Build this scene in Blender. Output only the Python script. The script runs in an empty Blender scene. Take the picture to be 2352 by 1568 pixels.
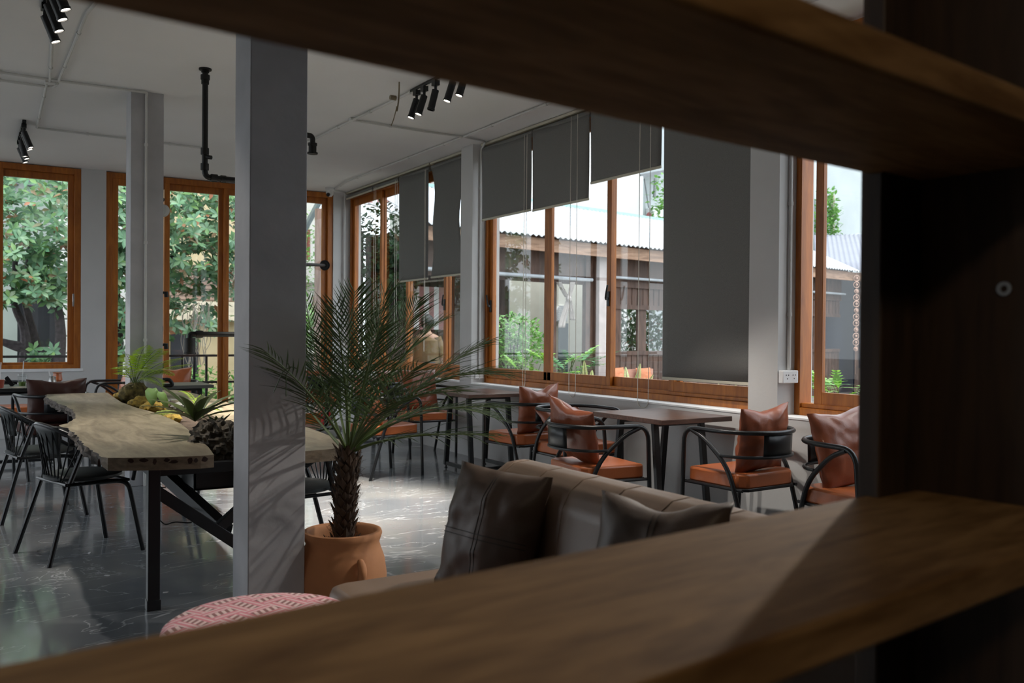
import bpy, bmesh, math, random
from mathutils import Vector, Matrix, noise
PI=math.pi; R_=math.radians
scn=bpy.context.scene; COL=scn.collection
random.seed(7)
# ---------------------------------------------------------------- camera geometry (pixels of the 2352x1568 frame -> points in the place)
FPX=2018.; HC=1.327; XR=4.607; YB=12.27; ZC=3.36
cy,sy,cp,sp=math.cos(R_(31.77)),math.sin(R_(31.77)),math.cos(R_(-.52)),math.sin(R_(-.52))
FW=Vector((sy*cp,cy*cp,sp)); r0=Vector((cy,-sy,0)); u0=r0.cross(FW)
cr,sr=math.cos(R_(.478)),math.sin(R_(.478))
RT=r0*cr+u0*sr; UP=-r0*sr+u0*cr
def ray(x,y): return FW+RT*((x-1176)/FPX)-UP*((y-784)/FPX)
def on(x,y,ax,v):
    d=ray(x,y); t=(v-(0,0,HC)[ax])/d[ax]; return Vector((0,0,HC))+d*t
def fl(x,y,z=0.): return on(x,y,2,z)
def dep(x,y,D): return Vector((0,0,HC))+ray(x,y)*D
def onpl(x,y,P,N):
    d=ray(x,y); o=Vector((0,0,HC)); return o+d*((P-o).dot(N)/d.dot(N))
# ---------------------------------------------------------------- materials
def nt(name):
    m=bpy.data.materials.new(name); m.use_nodes=True; t=m.node_tree
    b=t.nodes['Principled BSDF']; return m,t,b
def N(t,k,**kw):
    n=t.nodes.new(k)
    for a,v in kw.items():
        if a in n.inputs.keys(): n.inputs[a].default_value=v
        else: setattr(n,a,v)
    return n
def ramp(t,fac,stops):
    n=t.nodes.new('ShaderNodeValToRGB'); e=n.color_ramp.elements
    while len(e)<len(stops): e.new(.5)
    for i,(p,c) in enumerate(stops): e[i].position=p; e[i].color=(*c,1)
    t.links.new(fac,n.inputs[0]); return n.outputs[0]
def coords(t,scale=(1,1,1),rot=(0,0,0),kind='Object'):
    tc=t.nodes.new('ShaderNodeTexCoord'); mp=t.nodes.new('ShaderNodeMapping')
    mp.inputs['Scale'].default_value=scale; mp.inputs['Rotation'].default_value=rot
    t.links.new(tc.outputs[kind],mp.inputs[0]); return mp.outputs[0]
def bump(t,b,h,s=.3,d=.01):
    n=t.nodes.new('ShaderNodeBump'); n.inputs['Strength'].default_value=s; n.inputs['Distance'].default_value=d
    t.links.new(h,n.inputs['Height']); t.links.new(n.outputs[0],b.inputs['Normal'])
def plain(name,c,rough=.6,metal=0.,var=.12,sc=6.,bmp=0.,bsc=60.,spec=.5,trans=0.,coat=0.):
    m,t,b=nt(name); v=coords(t)
    n=N(t,'ShaderNodeTexNoise',Scale=sc,Detail=4.); t.links.new(v,n.inputs['Vector'])
    lo=tuple(x*(1-var) for x in c); hi=tuple(min(1,x*(1+var)) for x in c)
    t.links.new(ramp(t,n.outputs['Fac'],[(.3,lo),(.7,hi)]),b.inputs['Base Color'])
    b.inputs['Roughness'].default_value=rough; b.inputs['Metallic'].default_value=metal
    b.inputs['Specular IOR Level'].default_value=spec
    if coat: b.inputs['Coat Weight'].default_value=coat
    if bmp:
        n2=N(t,'ShaderNodeTexNoise',Scale=bsc,Detail=3.); t.links.new(v,n2.inputs['Vector']); bump(t,b,n2.outputs['Fac'],bmp,.004)
    return m
def wood(name,c1,c2,scale=(1,8,8),rough=.45,bmp=.15,coat=0.,knots=False,kind='Object'):
    m,t,b=nt(name); v=coords(t,scale,kind=kind)
    n=N(t,'ShaderNodeTexNoise',Scale=2.5,Detail=6.,Distortion=1.2); t.links.new(v,n.inputs['Vector'])
    n2=N(t,'ShaderNodeTexNoise',Scale=14.,Detail=3.); t.links.new(v,n2.inputs['Vector'])
    mx=N(t,'ShaderNodeMath',operation='MULTIPLY_ADD'); mx.inputs[1].default_value=.35
    t.links.new(n2.outputs['Fac'],mx.inputs[0]); t.links.new(n.outputs['Fac'],mx.inputs[2])
    t.links.new(ramp(t,mx.outputs[0],[(.48,c1),(.9,c2)]),b.inputs['Base Color'])
    b.inputs['Roughness'].default_value=rough
    if coat: b.inputs['Coat Weight'].default_value=coat
    bump(t,b,mx.outputs[0],bmp,.003); return m
def lowspec(m,v=.2): m.node_tree.nodes['Principled BSDF'].inputs['Specular IOR Level'].default_value=v
def leafmat(name,cols,rough=.45,tr=.25):
    m,t,b=nt(name); g=t.nodes.new('ShaderNodeNewGeometry')
    k=len(cols); st=[(i/(k-1) if k>1 else 0,c) for i,c in enumerate(cols)]
    c=ramp(t,g.outputs['Random Per Island'],st); t.links.new(c,b.inputs['Base Color'])
    b.inputs['Roughness'].default_value=rough
    if tr:
        d=t.nodes.new('ShaderNodeBsdfTranslucent'); t.links.new(c,d.inputs[0]); mx=t.nodes.new('ShaderNodeMixShader'); mx.inputs[0].default_value=tr
        t.links.new(b.outputs[0],mx.inputs[1]); t.links.new(d.outputs[0],mx.inputs[2]); t.links.new(mx.outputs[0],t.nodes['Material Output'].inputs[0])
    return m
def emis(name,c,s):
    m,t,b=nt(name); b.inputs['Base Color'].default_value=(*c,1); b.inputs['Emission Color'].default_value=(*c,1); b.inputs['Emission Strength'].default_value=s
    return m
def glassmat(name,tint=(.97,.98,.98),rough=.0):
    m=bpy.data.materials.new(name); m.use_nodes=True; t=m.node_tree; t.nodes.clear()
    o=t.nodes.new('ShaderNodeOutputMaterial'); a=t.nodes.new('ShaderNodeBsdfTransparent'); a.inputs[0].default_value=(*tint,1)
    g=t.nodes.new('ShaderNodeBsdfGlossy'); g.inputs['Roughness'].default_value=rough
    f=t.nodes.new('ShaderNodeFresnel'); ge=t.nodes.new('ShaderNodeNewGeometry'); ma=t.nodes.new('ShaderNodeMapRange'); ma.inputs['To Min'].default_value=1.45; ma.inputs['To Max'].default_value=1/1.45; t.links.new(ge.outputs['Backfacing'],ma.inputs[0]); t.links.new(ma.outputs[0],f.inputs[0])
    mx=t.nodes.new('ShaderNodeMixShader'); t.links.new(f.outputs[0],mx.inputs[0]); t.links.new(a.outputs[0],mx.inputs[1]); t.links.new(g.outputs[0],mx.inputs[2]); t.links.new(mx.outputs[0],o.inputs[0])
    return m
WALL=plain('painted_plaster',(.56,.56,.56),.75,var=.07,sc=1.3,bmp=.25,bsc=25)
CEIL=plain('ceiling_paint',(.80,.80,.80),.85,var=.04,sc=.8,bmp=.1,bsc=30)
PILL=plain('pillar_plaster',(.42,.42,.44),.75,var=.16,sc=2.6,bmp=.35,bsc=22)
WHITE=plain('white_paint',(.78,.79,.80),.6,var=.05)
FRAME=wood('window_timber',(.27,.078,.008),(.46,.15,.017),(5,5,.7),.42,.12)
SHELFW=wood('shelf_timber',(.13,.064,.020),(.30,.17,.068),(1.1,7,7),.72,.2)
lowspec(SHELFW)
POSTW=wood('post_timber',(.020,.010,.005),(.05,.026,.013),(7,7,.8),.6,.2)
SLAB=wood('slab_timber',(.155,.125,.082),(.32,.27,.185),(5,.9,5),.42,.12)
BARK=plain('live_edge_bark',(.10,.085,.075),.95,var=.5,sc=30,bmp=1.,bsc=45)
CUTW=wood('cut_edge_timber',(.15,.105,.065),(.29,.22,.15),(4,4,9),.6,.2)
DARKW=wood('dark_table_timber',(.055,.028,.020),(.13,.070,.050),(1.2,9,9),.32,.1)
BROWNW=wood('pavilion_timber',(.050,.028,.020),(.13,.075,.055),(4,4,.8),.7,.3)
FASCIA=wood('fascia_timber',(.22,.12,.07),(.46,.28,.18),(.6,5,5),.6,.2)
BLACK=plain('black_metal',(.016,.017,.019),.33,.3,var=.1,spec=.5)
BLKSEAT=plain('black_seat_vinyl',(.028,.032,.032),.55,var=.15,bmp=.2,bsc=120)
PIPEM=plain('black_iron_pipe',(.012,.012,.012),.5,.4,var=.3,sc=20,bmp=.2)
LEATH=plain('tan_leather',(.39,.105,.032),.36,var=.12,sc=5,bmp=.12,bsc=150,coat=.15)
LEATHC=plain('cushion_leather',(.26,.072,.032),.36,var=.18,sc=6,bmp=.12,bsc=120,coat=.15)
LEATHD=plain('dark_red_leather',(.055,.017,.012),.38,var=.2,sc=6,bmp=.12,bsc=120)
SOFA=plain('brown_sofa_leather',(.20,.135,.095),.40,var=.12,sc=3,bmp=.1,bsc=160)
SOFAC=plain('dark_brown_cushion_leather',(.075,.047,.032),.5,var=.15,sc=4,bmp=.12,bsc=150)
THREAD=plain('seam_thread',(.30,.22,.16),.7)
def blindmat():
    m,t,b=nt('blind_fabric'); v=coords(t)
    w=N(t,'ShaderNodeTexNoise',Scale=260.,Detail=1.); t.links.new(v,w.inputs['Vector'])
    t.links.new(ramp(t,w.outputs['Fac'],[(.3,(.15,.15,.145)),(.7,(.20,.20,.19))]),b.inputs['Base Color']); b.inputs['Roughness'].default_value=.9
    bump(t,b,w.outputs['Fac'],.1,.001); return m
BLIND=blindmat()
ALU=plain('pale_rail',(.55,.52,.42),.45,var=.05)
PVC=plain('painted_conduit',(.60,.60,.59),.6,var=.05)
CORD=plain('bead_cord',(.72,.68,.60),.6)
GLASS=glassmat('window_glass')
CUPG=glassmat('clear_plastic',(.93,.95,.95),.05)
TERRA=plain('terracotta',(.52,.23,.10),.72,var=.14,sc=5,bmp=.25,bsc=30)
SOIL=plain('soil',(.05,.032,.02),.95,var=.5,sc=40,bmp=1,bsc=60)
TRUNK=plain('palm_fibre',(.040,.022,.014),.95,var=.6,sc=30,bmp=1,bsc=70)
SCALE=plain('palm_leaf_base',(.085,.055,.036),.8,var=.5,sc=12)
PALM=leafmat('palm_leaf',[(.035,.065,.022),(.060,.105,.030),(.085,.12,.045)],.4,.15)
PALMR=plain('palm_stalk',(.10,.15,.04),.5)
TREE=leafmat('tree_leaf',[(.06,.15,.07),(.11,.24,.13),(.18,.34,.20),(.08,.19,.06),(.24,.40,.22),(.12,.27,.15),(.20,.36,.10),(.14,.30,.17),(.45,.16,.07)],.4,.2)
BUSH=leafmat('bush_leaf',[(.08,.22,.05),(.18,.40,.08),(.30,.55,.16)],.45,.3)
PHIL=leafmat('philodendron_leaf',[(.16,.42,.04),(.34,.62,.07),(.10,.32,.08)],.4,.35)
PALEF=leafmat('pale_fern_leaf',[(.62,.72,.28),(.75,.80,.45)],.5,.3)
FERN=leafmat('fern_leaf',[(.30,.48,.03),(.44,.62,.06)],.5,.3)
ANTH=leafmat('pale_veined_leaf',[(.24,.45,.12),(.36,.55,.20)],.4,.2)
BROM=leafmat('bromeliad_leaf',[(.035,.06,.02),(.09,.12,.035)],.35,.1)
PINKL=leafmat('pink_bromeliad_leaf',[(.62,.34,.26),(.70,.50,.34),(.35,.10,.08)],.5,.2)
MOSS=plain('golden_moss',(.30,.20,.035),.95,var=.5,sc=35,bmp=1,bsc=80)
MOSSG=plain('green_moss',(.14,.17,.03),.95,var=.5,sc=35,bmp=1,bsc=80)
ROCK=plain('dark_lava_rock',(.055,.044,.030),.95,var=.6,sc=22,bmp=1,bsc=50)
PEB=plain('grey_pebble',(.30,.30,.28),.7,var=.3,sc=10)
TWIG=plain('branch_bark',(.060,.050,.055),.9,var=.4,sc=20,bmp=.6,bsc=40)
CAMW=plain('camera_shell',(.62,.62,.62),.4,var=.03)
LENSB=plain('dark_lens',(.01,.012,.016),.1,var=.05)
LAMP=emis('lamp_lens',(1,.90,.76),14)
REDX=plain('red_enamel',(.55,.015,.012),.3,var=.05,coat=.3)
EXTW=plain('exterior_white_render',(.66,.66,.63),.8,var=.06,sc=1)
EXTB=plain('exterior_beige_render',(.62,.50,.30),.85,var=.1,sc=1)
EXTD=plain('dark_doorway_boards',(.02,.022,.028),.7,var=.3,sc=2)
EXTG=plain('grey_green_render',(.30,.34,.31),.85,var=.15,sc=1)
GROUND=plain('courtyard_paving',(.20,.19,.17),.9,var=.3,sc=3,bmp=.4,bsc=10)
ROOFM=plain('white_roof_sheet',(.50,.53,.56),.5,var=.05,sc=2)
ROOFL=plain('lilac_roof_sheet',(.17,.175,.215),.5,var=.05,sc=2)
CLOTH=plain('grey_curtain_cloth',(.40,.36,.33),.9,var=.1,sc=8)
SKIN=plain('skin',(.42,.24,.16),.55,var=.05)
HAIR=plain('dark_hair',(.012,.010,.010),.5,var=.3,sc=60,bmp=.6,bsc=120)
SHIRT=plain('ochre_shirt_cloth',(.16,.10,.045),.9,var=.1,sc=8)
PLANT=plain('ceramic_grey',(.10,.11,.10),.4)
GREEN=plain('green_drink',(.10,.16,.02),.4)
STEEL=plain('brushed_steel',(.5,.5,.5),.3,.9)
COPPER=plain('copper_links',(.55,.36,.28),.4,.5)
BRK=None
def brickmat():
    m,t,b=nt('brown_brickwork'); v=coords(t,(1,1,1),(R_(90),0,0))
    n=N(t,'ShaderNodeTexBrick',Scale=3.2); n.inputs['Color1'].default_value=(.30,.20,.16,1); n.inputs['Color2'].default_value=(.36,.26,.21,1); n.inputs['Mortar'].default_value=(.12,.09,.07,1)
    n.inputs['Mortar Size'].default_value=.03
    t.links.new(v,n.inputs['Vector']); t.links.new(n.outputs['Color'],b.inputs['Base Color']); b.inputs['Roughness'].default_value=.9; return m
BRK=brickmat()
def stripemat(name,c1,c2,sc,axis='X'):
    m,t,b=nt(name); v=coords(t)
    w=N(t,'ShaderNodeTexWave',Scale=sc,bands_direction=axis,wave_profile='SIN'); t.links.new(v,w.inputs['Vector'])
    t.links.new(ramp(t,w.outputs['Fac'],[(.47,c1),(.53,c2)]),b.inputs['Base Color']); b.inputs['Roughness'].default_value=.8; return m
AWN=stripemat('striped_awning_cloth',(.80,.80,.80),(.42,.22,.22),1.6,'X')
def floormat():
    m,t,b=nt('polished_concrete'); v=coords(t)
    n=N(t,'ShaderNodeTexNoise',Scale=1.1,Detail=6.,Distortion=.6); t.links.new(v,n.inputs['Vector'])
    c=ramp(t,n.outputs['Fac'],[(.32,(.125,.14,.16)),(.52,(.185,.195,.205)),(.70,(.26,.26,.25))])
    n2=N(t,'ShaderNodeTexNoise',Scale=1.6,Detail=5.,Distortion=2.2); v2=coords(t,(.5,1.5,1),(0,0,.5)); t.links.new(v2,n2.inputs['Vector'])
    a=N(t,'ShaderNodeMath',operation='SUBTRACT'); a.inputs[1].default_value=.5; t.links.new(n2.outputs['Fac'],a.inputs[0])
    ab=N(t,'ShaderNodeMath',operation='ABSOLUTE'); t.links.new(a.outputs[0],ab.inputs[0])
    f=ramp(t,ab.outputs[0],[(.0,(1,1,1)),(.008,(0,0,0))])
    mx=t.nodes.new('ShaderNodeMixRGB'); t.links.new(f,mx.inputs[0]); t.links.new(c,mx.inputs[1]); mx.inputs[2].default_value=(.46,.47,.48,1)
    t.links.new(mx.outputs[0],b.inputs['Base Color'])
    n3=N(t,'ShaderNodeTexNoise',Scale=5.,Detail=4.); t.links.new(v,n3.inputs['Vector'])
    mr=N(t,'ShaderNodeMapRange'); mr.inputs['To Min'].default_value=.07; mr.inputs['To Max'].default_value=.22; t.links.new(n3.outputs['Fac'],mr.inputs[0]); t.links.new(mr.outputs[0],b.inputs['Roughness'])
    b.inputs['Coat Weight'].default_value=.35; b.inputs['Coat Roughness'].default_value=.05
    bump(t,b,n2.outputs['Fac'],.04,.01); return m
FLOORM=floormat()
def poufmat():
    # basket-woven rose cloth: bundles of fine stripes running two ways, little dark sprigs in every second bundle
    m,t,b=nt('rose_woven_cloth')
    v=coords(t,(1,1,1),(0,0,.35)); sep=t.nodes.new('ShaderNodeSeparateXYZ'); t.links.new(v,sep.inputs[0])
    def mth(op,a,b_=None,c=None):
        n=N(t,'ShaderNodeMath',operation=op)
        for i,q in enumerate((a,b_,c)):
            if q is None: continue
            if isinstance(q,(int,float)): n.inputs[i].default_value=q
            else: t.links.new(q,n.inputs[i])
        return n.outputs[0]
    X=sep.outputs[0]; Y=sep.outputs[1]
    s=1/.095
    u=mth('MULTIPLY',mth('ADD',X,Y),s*.7071); w=mth('MULTIPLY',mth('SUBTRACT',X,Y),s*.7071)
    cu=mth('FLOOR',u); cw=mth('FLOOR',w)
    par=mth('MODULO',mth('ABSOLUTE',mth('ADD',cu,cw)),2.)
    fu=mth('FRACT',u); fw_=mth('FRACT',w)
    along=mth('ADD',mth('MULTIPLY',fu,par),mth('MULTIPLY',fw_,mth('SUBTRACT',1.,par)))
    across=mth('ADD',mth('MULTIPLY',fw_,par),mth('MULTIPLY',fu,mth('SUBTRACT',1.,par)))
    st=mth('FRACT',mth('MULTIPLY',across,5.)); stripe=mth('GREATER_THAN',st,.4)
    mid=mth('LESS_THAN',mth('ABSOLUTE',mth('SUBTRACT',across,.5)),.17)
    dash=mth('GREATER_THAN',mth('FRACT',mth('ADD',mth('MULTIPLY',along,4.),mth('MULTIPLY',across,1.5))),.5)
    n=N(t,'ShaderNodeTexNoise',Scale=90.); t.links.new(v,n.inputs['Vector'])
    motif=mth('MULTIPLY',mid,dash)
    m1=t.nodes.new('ShaderNodeMixRGB'); t.links.new(stripe,m1.inputs[0]); m1.inputs[1].default_value=(.82,.60,.59,1); m1.inputs[2].default_value=(.74,.27,.31,1)
    m2=t.nodes.new('ShaderNodeMixRGB'); t.links.new(mid,m2.inputs[0]); t.links.new(m1.outputs[0],m2.inputs[1]); m2.inputs[2].default_value=(.82,.60,.57,1)
    m3=t.nodes.new('ShaderNodeMixRGB'); t.links.new(motif,m3.inputs[0]); t.links.new(m2.outputs[0],m3.inputs[1]); m3.inputs[2].default_value=(.33,.15,.14,1)
    t.links.new(m3.outputs[0],b.inputs['Base Color']); b.inputs['Roughness'].default_value=.9; return m
POUF=poufmat()
# ---------------------------------------------------------------- mesh builder
class MB:
    def __init__(s): s.v=[]; s.f=[]; s.mi=[]
    def add(s,vs,fs,mi=0):
        o=len(s.v); s.v+=[tuple(v) for v in vs]; s.f+=[tuple(i+o for i in f) for f in fs]; s.mi+=[mi]*len(fs); return s
    def box(s,a,b,mi=0,M=None):
        x0,y0,z0=[min(a[i],b[i]) for i in range(3)]; x1,y1,z1=[max(a[i],b[i]) for i in range(3)]
        vs=[Vector(p) for p in ((x0,y0,z0),(x1,y0,z0),(x1,y1,z0),(x0,y1,z0),(x0,y0,z1),(x1,y0,z1),(x1,y1,z1),(x0,y1,z1))]
        if M: vs=[M@v for v in vs]
        return s.add(vs,[(0,3,2,1),(4,5,6,7),(0,1,5,4),(1,2,6,5),(2,3,7,6),(3,0,4,7)],mi)
    def bar(s,p,q,w,h,up=(0,0,1),mi=0):
        p=Vector(p);q=Vector(q);d=(q-p);L=d.length;d.normalize(); x=d.cross(Vector(up))
        if x.length<1e-4: x=d.cross(Vector((1,0,0)))
        x.normalize(); z=x.cross(d)
        M=Matrix((x,d,z)).transposed().to_4x4(); M.translation=p
        return s.box((-w/2,0,-h/2),(w/2,L,h/2),mi,M)
    def tube(s,pts,r,n=8,mi=0,closed=False,caps=True):
        pts=[Vector(p) for p in pts]; k=len(pts); rs=r if isinstance(r,(list,tuple)) else [r]*k
        T=[]
        for i in range(k):
            a=pts[(i-1)%k] if (closed or i>0) else pts[i]; b=pts[(i+1)%k] if (closed or i<k-1) else pts[i]
            T.append((b-a).normalized())
        nrm=T[0].orthogonal().normalized(); vs=[]
        for i in range(k):
            nrm=(nrm-T[i]*nrm.dot(T[i])); nrm=nrm.normalized() if nrm.length>1e-6 else T[i].orthogonal().normalized()
            bn=T[i].cross(nrm)
            for j in range(n):
                a=2*PI*j/n; vs.append(pts[i]+(nrm*math.cos(a)+bn*math.sin(a))*rs[i])
        fs=[]
        for i in range(k if closed else k-1):
            i2=(i+1)%k
            for j in range(n): j2=(j+1)%n; fs.append((i*n+j,i*n+j2,i2*n+j2,i2*n+j))
        if caps and not closed: fs.append(tuple(range(n-1,-1,-1))); fs.append(tuple((k-1)*n+j for j in range(n)))
        return s.add(vs,fs,mi)
    def lathe(s,prof,c=(0,0,0),n=32,mi=0,M=None,cap=True):
        vs=[]
        for (r,z) in prof:
            for j in range(n):
                a=2*PI*j/n; p=Vector((r*math.cos(a),r*math.sin(a),z)); p=(M@p) if M else p; vs.append(p+Vector(c))
        fs=[]
        for i in range(len(prof)-1):
            for j in range(n): j2=(j+1)%n; fs.append((i*n+j,i*n+j2,(i+1)*n+j2,(i+1)*n+j))
        if cap:
            if prof[0][0]>1e-5: fs.append(tuple(range(n-1,-1,-1)))
            if prof[-1][0]>1e-5: fs.append(tuple((len(prof)-1)*n+j for j in range(n)))
        return s.add(vs,fs,mi)
    def prism(s,poly,z0,z1,mi=0,top=None,M=None):
        n=len(poly); vs=[Vector((x,y,z0)) for x,y in poly]+[Vector((x,y,z1)) for x,y in (top or poly)]
        if M: vs=[M@v for v in vs]
        fs=[tuple(range(n-1,-1,-1)),tuple(range(n,2*n))]+[(i,(i+1)%n,n+(i+1)%n,n+i) for i in range(n)]
        return s.add(vs,fs,mi)
    def grid(s,f,nu,nv,mi=0,cu=False,cv=False):
        vs=[f(i/(nu if cu else nu-1),j/(nv if cv else nv-1)) for i in range(nu) for j in range(nv)]
        fs=[]
        for i in range(nu if cu else nu-1):
            for j in range(nv if cv else nv-1):
                a=i*nv+j; b=((i+1)%nu)*nv+j; c=((i+1)%nu)*nv+(j+1)%nv; d=i*nv+(j+1)%nv; fs.append((a,b,c,d))
        return s.add(vs,fs,mi)
    def build(s,name,mats,parent=None,smooth=40,bev=0,sub=0,sol=0,loc=None,rotz=0):
        me=bpy.data.meshes.new(name); me.from_pydata(s.v,[],s.f)
        mats=mats if isinstance(mats,(list,tuple)) else [mats]
        for m in mats: me.materials.append(m)
        if len(mats)>1: me.polygons.foreach_set('material_index',s.mi)
        bm=bmesh.new(); bm.from_mesh(me); bmesh.ops.recalc_face_normals(bm,faces=bm.faces); bm.to_mesh(me); bm.free()
        if smooth:
            me.polygons.foreach_set('use_smooth',[True]*len(me.polygons)); me.set_sharp_from_angle(angle=R_(smooth))
        me.update()
        o=bpy.data.objects.new(name,me); COL.objects.link(o)
        if parent: o.parent=parent
        if loc is not None: o.location=loc
        o.rotation_euler.z=rotz
        if sol: q=o.modifiers.new('Solidify','SOLIDIFY'); q.thickness=sol; q.offset=0
        if bev: q=o.modifiers.new('Bevel','BEVEL'); q.width=bev; q.segments=2; q.limit_method='ANGLE'; q.angle_limit=R_(40)
        if sub: q=o.modifiers.new('Subsurf','SUBSURF'); q.levels=sub; q.render_levels=sub
        return o
def fillet(pts,r,n=5):
    pts=[Vector(p) for p in pts]; out=[pts[0]]
    for i in range(1,len(pts)-1):
        a,b,c=pts[i-1],pts[i],pts[i+1]; d1=(a-b); d2=(c-b); rr=min(r,d1.length*.45,d2.length*.45)
        p=b+d1.normalized()*rr; q=b+d2.normalized()*rr
        for k in range(n+1):
            t=k/n; out.append(p*(1-t)**2+b*2*t*(1-t)+q*t*t)
    out.append(pts[-1]); return out
def bez(a,b,c,n=16):
    a,b,c=Vector(a),Vector(b),Vector(c); return [a*(1-t)**2+b*2*t*(1-t)+c*t*t for t in [i/(n-1) for i in range(n)]]
def tag(o,label=None,cat=None,group=None,kind=None):
    if label: o['label']=label
    if cat: o['category']=cat
    if group: o['group']=group
    if kind: o['kind']=kind
    return o
def thing(name,label,cat,loc=(0,0,0),rotz=0,group=None,kind=None):
    o=bpy.data.objects.new(name,None); COL.objects.link(o); o.location=loc; o.rotation_euler=(0,0,rotz); o.empty_display_size=.1
    return tag(o,label,cat,group,kind)
def copy_tree(o,parent=None):
    c=o.copy(); COL.objects.link(c)
    if parent: c.parent=parent
    for ch in list(o.children): copy_tree(ch,c)
    return c
def struct(o,label=None,cat=None):
    o['kind']='structure'
    if label: o['label']=label
    if cat: o['category']=cat
    return o
# ================================================================ ROOM
XO=4.95   # outer face of the right wall
struct(MB().box((-3.4,-3.2,-.15),(4.95,12.5,0)).build('floor',FLOORM,smooth=0),'polished grey concrete floor with pale veins','floor')
struct(MB().box((-3.4,-3.2,ZC),(XO+.15,12.55,ZC+.22)).build('ceiling',CEIL,smooth=0),'white painted ceiling with surface conduits','ceiling')
w=MB(); SZ=.79
w.box((XR,1.2,0),(XO,12.27,SZ))                                   # parapet under the windows
w.box((XR,8.27,SZ),(XO,8.53,ZC)); w.box((XR,4.06,SZ),(XO,4.32,ZC)); w.box((XR,-3.2,0),(XO,1.2,ZC))
struct(w.build('wall_right',WALL,smooth=0),'white painted window wall on the right with piers','wall')
w=MB(); w.box((1.209,YB,0),(1.496,YB+.2,ZC)); w.box((4.523,YB,0),(XO,YB+.2,ZC)); w.box((-.55,YB,0),(1.209,YB+.2,.835)); w.box((-.75,YB,0),(-.55,YB+.2,ZC)); w.box((-3.4,YB,0),(-.75,YB+.2,.835)); w.box((-3.4,YB,.8),(-2.9,YB+.2,ZC))
struct(w.build('wall_back',WALL,smooth=0),'white painted far wall between the tall windows','wall')
w=MB(); w.box((-3.4,-3.2,0),(-3.2,12.27,.5)); 
for a,b in ((-3.2,5.4),(8.0,8.4),(10.9,11.3)): w.box((-3.4,a,.5),(-3.2,b,ZC))
w.box((-3.4,5.4,3.1),(-3.2,12.27,ZC))
struct(w.build('wall_left',WALL,smooth=0),'white painted wall with large openings beyond the left','wall')
struct(MB().box((-3.4,-3.4,0),(XO,-3.2,ZC)).build('wall_front',POSTW,smooth=0),'wall behind the viewer','wall')
# sills (bright render edge on the parapet)
s_=MB(); s_.box((XR-.004,8.53,SZ-.012),(4.80,12.25,SZ+.004)); s_.box((XR-.004,4.32,SZ-.012),(4.80,8.27,SZ+.004)); s_.box((XR-.004,1.2,SZ-.012),(4.80,4.06,SZ+.004))
struct(s_.build('trim_1',WHITE,bev=.003),'white painted window sill along the right wall','window sill')
struct(MB().box((-.55,YB-.012,.805),(1.235,YB+.02,.842)).build('trim_2',WHITE,bev=.003),'white sill under the far left window','window sill')
# ---- windows: a frame (outer) + sashes + panes, in a local builder for the X=const wall
WX=4.80
def win_right(n,y0,y1,z0,z1,sashes,label,handle=None):
    root=thing('window_%d'%n,label,'window',(WX,(y0+y1)/2,z0),kind='structure')
    L=lambda x,y,z:(x-WX,y-(y0+y1)/2,z-z0)
    f=MB(); t=.06
    def b(m,xa,ya,za,xb,yb,zb): m.box(L(xa,ya,za),L(xb,yb,zb))
    b(f,WX-.03,y0+.045,z0,WX+.09,y1-.045,z0+.055); b(f,WX-.03,y0+.045,z1-.06,WX+.09,y1-.045,z1); b(f,WX-.03,y0,z0,WX+.09,y0+.045,z1); b(f,WX-.03,y1-.045,z0,WX+.09,y1,z1)
    b(f,WX-.012,y0+.045,z0+.055,WX+.07,y1-.045,z0+.085)
    f.build('window_frame',FRAME,root,bev=.004)
    for (a,c,off) in sashes:
        m=MB(); xa=WX+off; sw=.062
        b(m,xa,a,z0+.08,xa+.035,a+sw,z1-.06); b(m,xa,c-sw,z0+.08,xa+.035,c,z1-.06); b(m,xa,a+sw,z0+.08,xa+.035,c-sw,z0+.165); b(m,xa,a+sw,z1-.16,xa+.035,c-sw,z1-.06)
        sa=m.build('sash',FRAME,root,bev=.003)
        g=MB(); b(g,xa+.015,a+sw-.005,z0+.16,xa+.02,c-sw+.005,z1-.155); g.build('pane',GLASS,sa,smooth=0)
    return root,L
WA,LA=win_right(1,8.53,12.25,SZ,3.33,[(11.15,12.20,.0),(10.30,11.21,.04),(9.24,10.36,.0),(8.57,9.30,.04)],'timber framed window in the far part of the right wall beside the corner')
WBn,LB=win_right(2,4.32,8.27,SZ,3.33,[(7.04,8.22,.0),(6.11,7.16,.0),(5.26,6.19,.04),(4.36,5.35,.0)],'wide timber framed window in the middle of the right wall')
WCn,LC=win_right(3,1.2,4.06,SZ,3.33,[(3.20,3.92,.0),(2.2,3.27,.04),(1.25,2.27,.0)],'timber framed window at the right beside the dark shelf post')
def lever(parent,x,y,z,flip=1):
    h=MB(); h.box((x-.012,y-.016,z-.065),(x+.004,y+.016,z+.065)); h.box((x-.035,y-.009,z-.012),(x-.008,y+.009,z+.012)); h.tube(fillet([(x-.035,y,z),(x-.038,y-.01*flip,z+.04),(x-.036,y-.03*flip,z+.12)],.02),.009,8)
    o=h.build('window_handle',BLACK,parent,bev=.002); return o
lever(WBn,LB(WX,6.14,1.64)[0],LB(WX,6.14,1)[1],1.64-SZ); lever(WBn,LB(WX,8.19,1)[0],LB(WX,8.19,1)[1],1.62-SZ,-1)
lever(WA,LA(WX,9.27,1)[0],LA(WX,9.27,1)[1],1.66-SZ); lever(WCn,LC(WX,3.235,1)[0],LC(WX,3.235,1)[1],1.72-SZ)
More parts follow.
